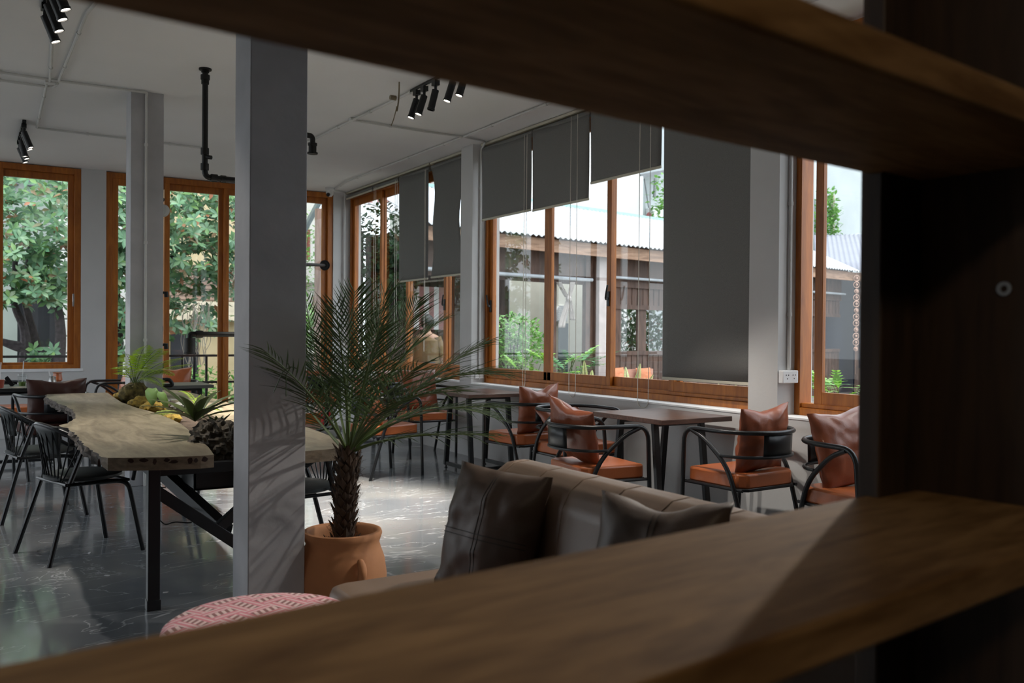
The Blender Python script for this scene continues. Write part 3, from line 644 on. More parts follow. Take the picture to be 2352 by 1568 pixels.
def rosette(px,py,L,W,nleaf,mat,label,name,up=.5,z=.74,seed=1,droop=.5,extra=None,cat='plant'):
    c=soilpt(px,py,z); m=MB(); rnd=random.Random(seed)
    for i in range(nleaf):
        a=2.4*i+rnd.uniform(-.2,.2); e=up+rnd.uniform(-.25,.35)*(1 if i%2 else .5)
        d=Vector((math.cos(a)*math.cos(e),math.sin(a)*math.cos(e),math.sin(e))); leaf(m,(0,0,0),d,Vector((-math.cos(a)*math.sin(e),-math.sin(a)*math.sin(e),math.cos(e))),L*rnd.uniform(.75,1.1),W,.35,droop,5,.75)
    o=m.build(name,mat,loc=c,smooth=60); return tag(o,label,cat)
rosette(365,935,.10,.03,14,PINKL,'pale pink striped bromeliad lying on the moss in the trough','bromeliad',.35,seed=3,droop=.25)
rosette(415,955,.11,.028,12,PINKL,'second pink bromeliad half hidden behind the dark leaves','bromeliad',.4,seed=8,droop=.3)
rosette(300,905,.14,.02,7,BROM,'small upright green bromeliad beside the fern ball','bromeliad',.9,seed=5,droop=.2)
rosette(448,968,.36,.05,15,BROM,'large dark strap-leaved bromeliad arching over the near end of the trough','bromeliad',.72,.84,seed=12,droop=.45)
rosette(500,985,.11,.035,9,BROM,'small grey-green succulent on top of the dark rock','succulent',.8,.80,seed=6,droop=.1)
# upright veined leaves
def veined(px,py,tilt,L,W,label):
    c=soilpt(px,py,.74); root=thing('anthurium',label,'plant',c)
    m=MB(); d=Vector((tilt,0,1)).normalized(); base=Vector((0,0,.02)); 
    pts=[(0,.0),(.30,-.06),(.5,.12),(.47,.42),(.30,.72),(.10,.93),(0,1.0),(-.10,.93),(-.30,.72),(-.47,.42),(-.5,.12),(-.30,-.06)]
    s=Vector((.85,-.5,0)); nn=s.cross(d)
    o_=base+d*L
    vs=[o_+s*(x*W)-d*(y*L)+nn*(.03*abs(x)) for x,y in pts]+[o_-d*(L*.5)]
    m.add(vs,[(i,(i+1)%12,12) for i in range(12)]); lf=m.build('leaf_blade',ANTH,root,smooth=60,sol=.001)
    v=MB(); v.tube([o_-nn*.002,o_-d*L*.95-nn*.002],.0016,4)
    for k in (.15,.35,.55,.75):
        for sg in (1,-1): v.tube([o_-d*L*k-nn*.003,o_-d*L*(k+.10)+s*sg*W*.36*(1-k*.6)-nn*.003],.0011,4)
    v.build('veins',plain('pale_vein',(.62,.72,.50),.5),root)
veined(350,938,.0,.13,.10,'upright heart-shaped pale green leaf with white veins in the table trough')
veined(385,945,-.35,.13,.07,'narrower striped green leaf leaning right of the heart-shaped one')
# curling fern
c=soilpt(465,960,.76); root=thing('curling_fern','thin fern with two curling fronds behind the dark bromeliad','fern',c)
m=MB(); st=MB(); Dc=(c-Vector((0,0,HC))).dot(FW)
for b,e,dd in (((440,885),(408,900),.1),((440,920),(462,905),.15),((480,925),(512,945),-.1),((470,930),(480,900),0)):
    P=bez((0,0,0),dep(*b,Dc+dd)-c,dep(*e,Dc+dd)-c,14); st.tube(P,.002,4); fern_frond(m,P[3:],.035,.010,.010)
m.build('leaflets',FERN,root,smooth=0); st.build('stems',PALMR,root)
c=soilpt(497,1012,.755); m=MB(); blob(m,(0,0,0),.125,.20,.105,.28,4,34,4.2); tag(m.build('lava_rock',ROCK,loc=c,smooth=30),'big rough dark rock at the near end of the table trough','rock')
# ================================================================ ARMCHAIRS
def armchair(label,lm=LEATH):
    root=thing('armchair',label,'chair')
    r=.0145; ZA=.735
    # arm and back loop with front legs
    arc=[(-.285*math.cos(a),-.045-.27*math.sin(a),ZA) for a in [PI*i/14 for i in range(15)]]
    P=[(-.255,.285,0),(-.275,.245,ZA)]
    loop=fillet([(-.262,.275,0),(-.282,.235,ZA),(-.285,.0,ZA)],.10,6)[:-1]+arc+fillet([(.285,.0,ZA),(.282,.235,ZA),(.262,.275,0)],.10,6)[1:]
    MB().tube(loop,r,10).build('arm_loop',BLACK,root)
    for s in (-1,1):
        MB().tube(fillet([(s*.285,.17,ZA-.01),(s*.282,.06,.68),(s*.272,-.13,.52),(s*.25,-.29,0)],.14,6),r,10).build('leg',BLACK,root)
    arc2=[(-.278*math.cos(a),-.07-.235*math.sin(a),.585) for a in [PI*i/14 for i in range(15)]]
    MB().tube(arc2,.010,8).build('lower_back_rail',BLACK,root)
    def bp(u,v):
        a=PI*(.5+(u-.5)*.30); R0=.27+(.235-.27)*v; c0=-.045-.025*v
        return Vector((-.283*math.cos(a),c0-R0*math.sin(a),ZA-.15*v))
    MB().grid(bp,8,3).build('back_plate',BLACK,root,sol=.004)
    ch=.05; a,b=.255,.235; f=.24
    poly=[(-a+.01,f),(a-.01,f),(a+.005,f-.03),(a+.005,-b+ch),(a-ch,-b),(-a+ch,-b),(-a-.005,-b+ch),(-a-.005,f-.03)]
    m=MB(); m.prism([(x*.995,y*.995) for x,y in poly],.375,.395); m.build('seat_frame',BLACK,root,bev=.004)
    m=MB(); m.prism([(x*.97,y*.97) for x,y in poly],.390,.482,top=[(x*.965,y*.965) for x,y in poly]); s=m.build('seat',lm,root,bev=.014)
    for sx in (-1,1):
        MB().tube([(sx*.262,.262,.385),(sx*.25,-.225,.385)],.010,8).build('side_rail',BLACK,root)
    return root
def wireseat(label):
    root=thing('wire_chair',label,'chair')
    r=.014
    rim=[]
    for i in range(19):
        a=PI*(i/18); rim.append((-.27*math.cos(a),.02-.27*math.sin(a),.615+.165*math.sin(a)))
    loop=[(-.22,.20,.43)]+fillet([(-.22,.20,.43),(-.27,.20,.57),(-.27,.05,.612)],.07,4)[1:-1]+rim+fillet([(.27,.05,.612),(.27,.20,.57),(.22,.20,.43)],.07,4)[1:]
    MB().tube(loop,.013,10).build('top_rail',BLACK,root)
    for i in range(11):
        a=PI*(.16+.68*i/10); p=Vector((-.27*math.cos(a),.02-.27*math.sin(a),.615+.165*math.sin(a))); q=Vector((-.15*math.cos(a)*1.05,-.17-.02*math.sin(a),.45))
        MB().tube([p,q],.0045,6).build('spindle',BLACK,root)
    for s in (-1,1):
        MB().tube(fillet([(s*.13,-.05,.43),(s*.21,.17,.43),(s*.24,.25,0)],.06,5),r,8).build('leg',BLACK,root)
        MB().tube([(s*.245,-.09,.68),(s*.19,-.16,.44),(s*.24,-.29,0)],r,8).build('leg',BLACK,root)
    m=MB(); m.tube([(-.20,-.18,.44),(.20,-.18,.44)],.010,8); m.tube([(-.20,.18,.43),(.20,.18,.43)],.010,8); m.tube([(-.20,-.18,.44),(-.20,.18,.43)],.010,8); m.tube([(.20,-.18,.44),(.20,.18,.43)],.010,8); m.build('seat_frame',BLACK,root)
    m=MB(); m.lathe([(.0,.445),(.19,.445),(.215,.455),(.215,.47),(.19,.48),(.0,.478)],n=28); m.build('seat',BLKSEAT,root)
    def bp(u,v):
        a=PI*(.5+(u-.5)*.40*(1-.3*v)); k=.265-.07*v
        return Vector((-k*math.cos(a),.0-(k-.01)*math.sin(a),.755-.19*v+.02*math.sin(a)))
    MB().grid(bp,12,6).build('backrest',BLKSEAT,root,sol=.012)
    return root
CHG='tan leather armchairs with black tube frames'
def place(root,x,y,rz,label,group):
    root.location=(x,y,0); root.rotation_euler=(0,0,R_(rz)); root['label']=label; root['group']=group; return root
proto=armchair('x')
chairs={}
specs=[('C',4.22,4.00,2,'tan leather armchair right of the nearest wall table, its back turned to the viewer'),
('A',3.56,4.69,-97,'tan leather armchair left of the nearest wall table, just behind the sofa back'),
('B',4.10,5.66,180,'tan leather armchair against the wall between the nearest wall table and the long blind'),
('D',4.24,3.13,172,'rightmost tan leather armchair, with a big square cushion, beside the shelf post'),
('E',4.13,6.42,6,'tan leather armchair under the left end of the wide window, back towards the viewer'),
('G',3.30,7.62,-80,'orange leather armchair standing right behind the palm fronds, facing the wall'),
('H',4.22,8.62,176,'leather armchair with a tall pinkish cushion in front of the middle pier'),
('J',4.00,11.40,-20,'small distant leather armchair beside the glazed doors and the fire extinguisher'),
('K',4.15,9.70,20,'distant leather armchair half hidden in the palm fronds, before the far window'),
('M',.66,9.05,8,'dark red leather armchair seen from behind at the far left end of the slab table'),
('Nn',1.42,11.0,95,'leather armchair with an orange cushion seen side-on left of the far pillar'),
('P',2.02,10.8,165,'leather armchair behind the small dark table right of the far pillar'),
('Q',.35,11.2,180,'armchair across the dark table at the far left window, mostly hidden')]
for i,(k,x,y,rz,lab) in enumerate(specs):
    o=proto if i==0 else copy_tree(proto)
    chairs[k]=place(o,x,y,rz,lab,CHG)
for k in 'M':
    for c in chairs[k].children:
        if c.name.split('.')[0]=='seat': c.data=c.data.copy(); c.data.materials.clear(); c.data.materials.append(LEATHD)
wp=wireseat('x'); WG='black wire chairs around the slab table'
for i,(x,y,rz,lab) in enumerate([(.59,5.83,-72,'nearest black wire chair on the left side of the slab table'),(.44,7.15,-80,'second black wire chair on the left, behind the nearest one'),(1.56,4.82,90,'black wire chair at the right end of the slab table, left of the palm trunk'),(1.62,6.70,88,'black wire chair on the far side of the slab table, seen below the trough')]):
    o=wp if i==0 else copy_tree(wp); place(o,x,y,rz,lab,WG)
# ---- cushions
def pillow(name,w,h,t,mat,label,M,flange=.012,seed=0,group=None,pinch=.065,seam=False,wr=.02,cat='cushion',dent=0):
    m=MB(); n=26
    def prof(a): return max(0,1-abs(a)**2.6)**.55
    def f(sg):
        def g(u,v):
            a=2*u-1; b=2*v-1; k=1-pinch*(1-a*a)*0
            x=w/2*a*(1-pinch*(1-abs(b)**2)*(abs(a)**3)); z=h/2*b*(1-pinch*(1-abs(a)**2)*(abs(b)**3))
            if dent and b>0: z-=dent*math.exp(-(a*2.2)**2)*b**3
            th=t/2*prof(a)*prof(b)
            edge=max(abs(a),abs(b)); q=noise.noise(Vector((a*2.2+seed,b*2.2,seed*.7)))+.6*noise.noise(Vector((a*5,b*5+seed,seed)))
            th*= 1+.18*q
            ray_=noise.noise(Vector((math.atan2(b,a)*3.2+seed,1.5,seed)))*wr*max(0,(edge-.45))*2*(1-max(0,(edge-.93)/.07)*.6)
            y=sg*(th+ (flange and .002))+ray_*(.6 if edge>.9 else 1)
            if edge>.93: y=sg*.002+noise.noise(Vector((a*3+seed,b*3,3)))*wr*.9
            return Vector((x,y,z))
        return g
    m.grid(f(1),n,n); m.grid(f(-1),n,n)
    me_i=len(m.v)//2
    for i in range(n-1):
        for a_,b_ in (((i)*n,(i+1)*n),((i)*n+n-1,(i+1)*n+n-1),(i,i+1),((n-1)*n+i,(n-1)*n+i+1)): m.f.append((a_,b_,b_+me_i,a_+me_i)); m.mi.append(0)
    o=m.build(name,mat,smooth=60)
    o.matrix_world=M; tag(o,label,cat,group)
    if seam:
        s=MB(); g=f(-1)
        for off in (-.008,.008):
            s.tube([g(.02+.96*i/30,.47+off/h)+Vector((0,-.0005,0)) for i in range(31)],.0016,4); s.tube([g(.5+off/w,.02+.96*i/30)+Vector((0,-.0005,0)) for i in range(31)],.0014,4)
        s.build('seam',plain('dark_stitching',(.03,.022,.018),.7),o)
    return o
def chair_cushion(k,label,lean=14,dx=0,dy=0,yaw=0,w=.43,h=.43,t=.13,mat=LEATHC,seed=1,roll=0,dz=0,dent=0):
    c=chairs[k]; a=c.rotation_euler.z
    M=Matrix.Translation(c.location)@Matrix.Rotation(a,4,'Z')@Matrix.Translation((dx,-.155+dy,.475+h/2*.97+dz))@Matrix.Rotation(R_(yaw),4,'Z')@Matrix.Rotation(R_(lean),4,'X')@Matrix.Rotation(R_(roll),4,'Y')
    return pillow('cushion',w,h,t,mat,label,M,seed=seed,group='leather cushions on the armchairs',dent=dent)
chair_cushion('C','brown leather cushion with a peaked corner, in the armchair right of the nearest wall table',10,seed=2,roll=-4,dent=.03)
chair_cushion('A','brown leather cushion slumped in the armchair behind the sofa',22,seed=3,roll=14,yaw=10,dent=.03)
chair_cushion('B','dull brown cushion lying back in the armchair against the wall under the wide window',50,dy=.06,seed=4,dz=-.10)
chair_cushion('D','big square brown leather cushion on the rightmost armchair beside the shelf post',12,seed=5,roll=6,w=.45,h=.45,dent=.02,dy=.03)
chair_cushion('E','brown leather cushion with two peaked corners under the left end of the wide window',8,seed=6,dent=.05,roll=-3)
chair_cushion('G','bright orange creased cushion on the armchair behind the palm fronds',14,seed=7,mat=LEATH,w=.4,h=.4,roll=8)
chair_cushion('H','tall pinkish brown cushion before the middle pier',14,seed=8,w=.44,h=.46)
chair_cushion('J','small dark cushion on the distant armchair by the glazed doors',14,seed=9,w=.36,h=.36)
chair_cushion('K','brown cushion seen through the palm fronds before the far window',14,seed=10)
chair_cushion('M','dark red leather cushion seen from behind above the far end of the slab table',4,seed=11,mat=LEATHD,w=.5,h=.42,dent=.02)
chair_cushion('Nn','orange cushion standing on its corner left of the far pillar',14,seed=12,mat=LEATH,roll=40,w=.40,h=.40)
chair_cushion('P','orange cushion behind the small dark table right of the far pillar',10,seed=13,mat=LEATH,dent=.02)
# ---- cafe tables
def cafe_table(x,y,label,w=.65,l=.76,mat=DARKW,rz=0,z=.76):
    root=thing('cafe_table',label,'table',(x,y,0),R_(rz),group='small square tables on splayed black legs')
    MB().box((-w/2,-l/2,z-.034),(w/2,l/2,z)).build('table_top',mat,root,bev=.003)
    a,b=w*.33,l*.24; A,B=w*.34,l*.34
    for sx in (-1,1):
        for sy_ in (-1,1): MB().bar((sx*a,sy_*b,z-.035),(sx*A,sy_*B,.03),.032,.045,up=(1,0,0)).build('leg',BLACK,root,bev=.002)
        m=MB(); m.bar((sx*A,-B-.02,.045),(sx*A,B+.02,.045),.032,.035); m.build('foot_bar',BLACK,root,bev=.002)
    for p_,q_ in (((-A,-B,.045),(A,-B,.045)),((-a,-b,z-.05),(a,-b,z-.05)),((-a,b,z-.05),(a,b,z-.05))): MB().bar(p_,q_,.03,.031).build('cross_bar',BLACK,root,bev=.002)
    for sx in (-1,1):
        for sy_ in (-1,1): MB().lathe([(.016,0),(.016,.006),(.007,.01),(.007,.03)],c=(sx*A,sy_*B,0),n=10).build('levelling_foot',BLACK,root)
    return root
cafe_table(4.235,4.80,'nearest dark wooden wall table, between the two front armchairs and the pier')
cafe_table(4.24,7.45,'dark wooden wall table under the left end of the wide window, behind the palm tips')
cafe_table(4.10,10.50,'distant wooden table by the far window corner, behind the palm')
cafe_table(.30,10.05,'dark table with drinks on it at the far left',w=1.2,l=.7,mat=plain('black_table_top',(.03,.03,.03),.35))
cafe_table(1.86,9.75,'small dark square table right of the far pillar',w=.66,l=.6,mat=plain('charcoal_table_top',(.07,.07,.065),.4),z=.765)
# ---- drinks
tz_=.762
root=thing('plastic_cup','clear plastic cup of green drink with a straw on the far left table','cup',fl(51,887,tz_))
MB().lathe([(.028,0),(.030,.002),(.042,.10),(.044,.102)],n=20,cap=False).build('cup',CUPG,root)
MB().lathe([(.0,.004),(.028,.004),(.033,.045),(.0,.045)],n=20).build('drink',GREEN,root)
MB().lathe([(.044,.10),(.044,.108),(.036,.115),(.034,.122),(.0,.122)],n=20).build('lid',CUPG,root)
MB().tube([(.0,0,.03),(.012,0,.25)],.004,6).build('straw',WHITE,root)
root=thing('metal_jug','small shiny metal jug with a spoon on the far left table','jug',fl(120,884,tz_))
MB().lathe([(.0,0),(.036,0),(.038,.04),(.032,.08),(.036,.09)],n=18,cap=False).build('jug',STEEL,root)
MB().tube([(.0,0,.02),(-.03,0,.14)],.005,6).build('spoon',WHITE,root)
root=thing('tea_bowl','dark grey cup on the far left table','cup',fl(86,883,tz_))
MB().lathe([(.0,0),(.03,0),(.05,.04),(.052,.045),(.046,.04),(.0,.01)],n=20).build('bowl',PLANT,root); MB().tube(bez((.05,0,.035),(.085,0,.03),(.045,0,.01),8),.005,6).build('handle',PLANT,root)
o=MB().lathe([(.0,0),(.05,.0),(.075,.012),(.072,.014),(.0,.006)],n=24).build('saucer',plain('saucer_glaze',(.25,.22,.17),.4),loc=fl(40,892,tz_)); tag(o,'small saucer in front of the green drink','saucer')
o=MB().lathe([(.0,0),(.06,.0),(.09,.012),(.086,.014),(.0,.006)],n=24).build('plate',plain('plate_glaze',(.60,.52,.35),.4),loc=fl(148,886,tz_)); tag(o,'pale plate right of the metal jug','plate')
root=thing('plastic_cup','clear plastic cup of red drink cut by the left edge of the picture','cup',fl(0,892,tz_))
MB().lathe([(.028,0),(.030,.002),(.042,.10),(.044,.102)],n=20,cap=False).build('cup',CUPG,root); MB().lathe([(.0,.004),(.028,.004),(.040,.085),(.0,.085)],n=20).build('drink',plain('red_drink',(.5,.09,.05),.4),root); MB().tube([(.0,0,.03),(.008,0,.25)],.004,6).build('straw',WHITE,root)
m=MB(); q=fl(30,886,tz_); m.box((-.02,-.005,0),(.02,.005,.11)); o=m.build('phone_stand',BLACK,bev=.002,loc=q); o.rotation_euler=(0,R_(-35),0); tag(o,'small black stand beside the green drink','stand')
m=MB(); m.lathe([(.035,0),(.05,.02),(.04,.09),(.05,.10)],n=12); tag(m.build('paper_bag',LEATH,smooth=30,loc=fl(132,876,tz_)),'crumpled orange leather pouch behind the metal jug','pouch')
# ---- fire extinguisher, white bin
q=Vector((4.28,11.85,0)); root=thing('fire_extinguisher','red fire extinguisher on the floor by the glazed doors','fire extinguisher',q)
MB().lathe([(.0,0),(.065,0),(.07,.01),(.07,.36),(.055,.42),(.025,.45),(.025,.48)],n=20).build('cylinder',REDX,root); m=MB(); m.box((-.04,-.012,.48),(.05,.012,.52)); m.tube(bez((.03,0,.5),(.12,0,.4),(.075,0,.1),10),.01,8); m.build('valve',BLACK,root)
MB().lathe([(.0715,.33),(.0715,.345)],n=20,cap=False).build('band',plain('yellow_band',(.7,.5,.1),.5),root)
m=MB(); m.lathe([(.0,0),(.16,0),(.11,.42),(.10,.44),(.0,.44)],n=24); tag(m.build('waste_bin',WHITE,loc=(3.69,9.62,0)),'white tapered bin standing behind the palm stalks','bin')
# ================================================================ PALM
PX,PY=1.435,3.75
root=thing('terracotta_pot','round terracotta pot with a thumb-shaped lug, beside the near pillar','pot',(PX,PY,0))
MB().lathe([(.0,0),(.135,0),(.165,.06),(.192,.16),(.198,.24),(.188,.31),(.170,.36),(.163,.385),(.172,.41),(.176,.425),(.172,.438),(.158,.44),(.148,.428),(.148,.34),(.0,.34)],n=56).build('pot_body',TERRA,root,smooth=60)
MB().lathe([(.0,.352),(.10,.355),(.148,.345)],n=30).build('soil',SOIL,root)
lg=on(818,1283,1,3.57)-Vector((PX,PY,0)); a0=math.atan2(lg.y,lg.x)
a0=math.atan2(-1.0,.03); rr=.197
c=Vector((math.cos(a0)*rr,math.sin(a0)*rr,.295)); dn_=Vector((math.cos(a0),math.sin(a0),0))
m=MB(); m.tube(bez(c+Vector((0,0,.05))-dn_*.01,c+dn_*.055,c-Vector((0,0,.05))-dn_*.01,9),[.014,.018,.02,.021,.021,.021,.019,.017,.012],10); m.build('lug',TERRA,root,sub=1)
proot=thing('potted_palm','tall palm with shaggy brown trunk and arching feather fronds in the terracotta pot','palm',(PX,PY,.35))
PO=Vector((PX,PY,.35)); TT=Vector((.02,-.01,.43))
m=MB()
def tf(u,v):
    a=2*PI*u; z=.47*v; c=TT*(z/.43); k=.046-.012*abs(v-.45)+.006*noise.noise(Vector((math.cos(a)*3,math.sin(a)*3,z*22)))+.004*math.sin(v*40)
    if v>.9: k*=.8
    return c+Vector((math.cos(a)*k,math.sin(a)*k,0))+Vector((0,0,0))
m.grid(tf,20,34,cu=True); m.build('trunk',TRUNK,proot,smooth=40)
m=MB(); hr=MB(); rnd=random.Random(3)
for i in range(120):
    a=i*2.4; v=.03+.93*i/120; c=TT*(v*.47/.43); rr=.044; p=c+Vector((math.cos(a)*rr,math.sin(a)*rr,0)); o_=Vector((math.cos(a),math.sin(a),0))
    d=(o_*rnd.uniform(.25,.9)+Vector((0,0,1))).normalized(); leaf(m,p-Vector((0,0,.01)),d,-o_,rnd.uniform(.035,.06),.032,.5,-.15,2,.55)
    for k in range(3):
        b=a+rnd.uniform(-.5,.5); p2=c+Vector((math.cos(b)*rr,math.sin(b)*rr,rnd.uniform(-.01,.02))); o2=Vector((math.cos(b),math.sin(b),0)); hr.tube(bez(p2,p2+o2*.02+Vector((0,0,rnd.uniform(-.01,.03))),p2+o2*rnd.uniform(.012,.03)+Vector((rnd.uniform(-.02,.02),0,rnd.uniform(-.02,.04))),5),.0007,3)
for i in range(10):
    a=i*.7+.2; p=Vector((math.cos(a)*.04,math.sin(a)*.04,.0)); o_=Vector((math.cos(a),math.sin(a),0)); leaf(m,p,(o_+Vector((0,0,.7))),Vector((0,0,1)),.08,.02,.4,-.2,2,.6)
m.build('leaf_bases',SCALE,proot,smooth=0,sol=.003); hr.build('fibres',TRUNK,proot,smooth=0)
crown=PO+TT+Vector((0,0,.01)); DP=(crown-Vector((0,0,HC))).dot(FW)
def frond(ctrl,tip,d1,d2,L0=.22,bare=.28,seed=0,n=34,pitch=.0215):
    P=bez(TT+Vector((0,0,.0)),dep(*ctrl,DP+d1)-PO,dep(*tip,DP+d2)-PO,n)
    m=MB(); m.tube(P,[.0065*(1-i/n)+.0015 for i in range(n)],6,mi=0)
    tot=sum((P[i+1]-P[i]).length for i in range(n-1)); k=int(tot*(1-bare)/pitch); rnd=random.Random(seed)
    for q in range(k):
        t=bare+(1-bare)*(q+.5)/k; x=t*(n-1); i=min(n-2,int(x)); p=P[i].lerp(P[i+1],x-i); d=(P[i+1]-P[i]).normalized()
        s=d.cross(Vector((0,0,1))); s=s.normalized() if s.length>1e-3 else Vector((1,0,0)); up=s.cross(d)
        tt=(t-bare)/(1-bare); l=L0*(math.sin(PI*(.22+.66*tt))**.7)*1.18*(1.0 if tt<.9 else .8)
        for sg in (1,-1):
            f=.75+.7*tt+rnd.uniform(-.1,.1); dd=(s*sg+d*f+up*rnd.uniform(.05,.35))
            leaf(m,p,dd,up+s*sg*.3,l*rnd.uniform(.85,1.2),.0085,.5,rnd.uniform(.05,.3),2,.6,mi=1)
    return m.build('frond',[PALMR,PALM],proot,smooth=0)
FR=[((850,860),(885,672),.0,.05,.20),((790,830),(815,668),.15,.30,.20),((735,900),(702,690),.12,.18,.17),((745,920),(612,808),-.2,-.50,.17),
((880,840),(1000,745),-.1,-.1,.20),((900,800),(960,690),.25,.45,.18),((960,830),(1160,862),-.15,-.30,.22),((985,850),(1110,790),.15,.25,.20),
((930,920),(1155,935),.05,.0,.22),((900,985),(1135,1000),-.10,-.20,.20),((960,880),(1150,965),.25,.45,.18),((830,880),(870,760),-.3,-.45,.18),
((775,900),(735,770),.3,.5,.17),((800,850),(850,720),.4,.6,.19),((850,930),(960,840),-.35,-.55,.18),((720,960),(650,860),.35,.5,.15),((880,890),(1050,900),-.3,-.5,.2),((800,900),(770,700),-.1,-.2,.17)]
for i,(c,t_,a,b,l) in enumerate(FR): frond(c,t_,a,b,l,seed=i)
# broken hanging leaflets by the pillar
m=MB(); q0=dep(668,842,DP-.42)-PO
m.tube(fillet([dep(682,846,DP-.42)-PO,q0,dep(657,860,DP-.42)-PO,dep(657,910,DP-.42)-PO],.004),.002,5); m.tube(fillet([q0,dep(650,852,DP-.42)-PO,dep(628,902,DP-.42)-PO],.01),.002,5); m.build('dry_leaflet',PALM,proot)
# ================================================================ SOFA
root=thing('leather_sofa','low brown leather sofa with a rolled channel-stitched back in the foreground','sofa',(1.5,2.2,0))
SO=Vector((1.5,2.2,0))
m=MB(); ya,yb=1.42,3.04
def rr_poly(x0,x1,y0,y1,r,n=6):
    out=[]
    for cx,cyy,a in ((x1-r,y1-r,0),(x0+r,y1-r,90),(x0+r,y0+r,180),(x1-r,y0+r,270)):
        for i in range(n+1): t=R_(a+90*i/n); out.append((cx+r*math.cos(t)-SO.x,cyy+r*math.sin(t)-SO.y))
    return out
m.prism(rr_poly(1.09,1.92,ya,yb,.08),.20,.42); m.build('seat',SOFA,root,bev=.03)
m=MB(); m.prism(rr_poly(1.12,1.90,ya+.02,yb-.03,.07),.0,.20); m.build('base',SOFAC,root,bev=.01)
m=MB(); y0_,y1_=1.40,2.84; NY=150
sec=[(1.60,.40),(1.585,.50),(1.60,.62),(1.615,.70),(1.625,.765),(1.655,.82),(1.71,.855),(1.77,.86),(1.83,.845),(1.875,.80),(1.89,.73),(1.885,.60),(1.885,.30),(1.60,.30)]
SEAMS=[1.46+.213*i for i in range(7)]
def sf(u,v):
    i=v*len(sec); a=int(i)%len(sec); b=(a+1)%len(sec); t=i-int(i); x=sec[a][0]*(1-t)+sec[b][0]*t; z=sec[a][1]*(1-t)+sec[b][1]*t
    y=y0_+(y1_-y0_)*u
    e=min(1,(y1_-y)/.09); e=math.sqrt(max(0.0,1-(1-e)**2)) if e<1 else 1
    dmin=min(abs(y-s) for s in SEAMS); pin=.012*math.exp(-(dmin/.012)**2)+.006*math.exp(-(dmin/.045)**2)
    k=(1-pin)*(.55+.45*e); cx,cz=1.745,.62
    return Vector((cx+(x-cx)*k*(1 if e==1 else 1),y,cz+(z-cz)*((1-pin*.9)*(.72+.28*e))))-SO
m.grid(sf,NY,len(sec)*3,cv=True)
nv=len(sec)*3; m.f.append(tuple(range(nv))); m.mi.append(0); m.f.append(tuple((NY-1)*nv+i for i in range(nv))[::-1]); m.mi.append(0)
bk=m.build('backrest',SOFA,root,smooth=70)
sm=MB()
for s in SEAMS:
    u=(s-y0_)/(y1_-y0_); sm=MB().tube([sf(u,v)+Vector((0,0,.0015)) for v in [(.10+.60*i/24) for i in range(25)]],.0022,5); sm.build('seam',THREAD,root)
def mat_from(c,nrm,lean,roll=0):
    # pillow local -y faces the viewer; nrm = horizontal direction the front faces
    a=math.atan2(nrm[1],nrm[0])+PI/2
    return Matrix.Translation(c)@Matrix.Rotation(a,4,'Z')@Matrix.Rotation(R_(-lean),4,'X')@Matrix.Rotation(R_(roll),4,'Y')
pillow('cushion',.39,.45,.16,SOFAC,'dark brown stitched leather cushion standing at the left end of the sofa',mat_from((1.50,2.54,.65),(-.93,-.37),15,3),seed=21,seam=True,wr=.03,pinch=.05)
pillow('cushion',.38,.44,.15,SOFAC,'dark brown leather cushion further right on the sofa, mostly hidden by the shelf board',mat_from((1.50,1.71,.695),(-.93,-.37),16,-2),seed=33,seam=True,wr=.03,pinch=.06,dent=.03)
# ---- stool
root=thing('round_stool','round stool under a rose pink woven cloth cover at the lower left','stool',(.772,2.671,0))
MB().lathe([(.0,.455),(.20,.453),(.275,.448),(.295,.436),(.301,.42),(.298,.36)],n=64,cap=False).build('cover',POUF,root,smooth=60)
MB().lathe([(.29,.0),(.295,.37)],n=48).build('base',plain('stool_base',(.45,.16,.17),.8),root)
# ================================================================ FOREGROUND SHELF
# the shelving stands across the view; its boards run nearly parallel to the far wall
ang=R_(6.0); e=Vector((math.cos(ang),math.sin(ang),0)); e=Vector((math.sin(R_(84)),math.cos(R_(84)),0)); nrm=Vector((-e.y,e.x,0))
ZB=HC-.28; ZT=HC+.285; TB=.048
far_=fl(1176,1294,ZB); near_=fl(1176,1700,ZB); df=far_.dot(nrm); dnr=near_.dot(nrm)
Ls,Le=-2.2,2.2
def shelfM(): 
    M=Matrix((e,nrm,Vector((0,0,1)))).transposed().to_4x4(); return M
SM=shelfM()
root=thing('shelf_unit','dark timber shelving unit in the foreground that frames the view','shelf',(0,0,0))
root.matrix_world=SM
pe=fl(2030,1145,ZB).dot(e); pe2=fl(2122,1128,ZB).dot(e)
m=MB().box((Ls,dnr*1.04,ZB-TB),(Le,df,ZB)); m.build('shelf_board',SHELFW,root,bev=.006)
m=MB().box((Ls,dnr*1.075,ZT),(Le,df,ZT+TB)); m.build('shelf_board',SHELFW,root,bev=.006)
m=MB().box((pe2,dnr-.02,0),(pe2+.04,df-.0,2.4)); m.build('side_panel',POSTW,root,bev=.004)
m=MB().box((pe,df-.03,0),(pe2+.03,df+.012,2.4)); m.build('upright',POSTW,root,bev=.004)
hx=onpl(2307,663,Vector((0,0,0))+e*(pe2-.001),e); q=MB(); q.lathe([(.006,0),(.012,0),(.012,-.003),(.006,-.003)],n=16,cap=False,M=Matrix.Rotation(R_(90),4,'Y')); bo_=q.build('bolt_cap',STEEL,root,loc=SM.inverted()@hx)
# cable on the floor seen under the shelf
m=MB(); m.tube(bez(fl(1895,1530),fl(1925,1545),fl(1960,1585),10),.006,6); tag(m.build('floor_cable',PIPEM),'black cable lying on the floor below the right end of the shelf','cable')
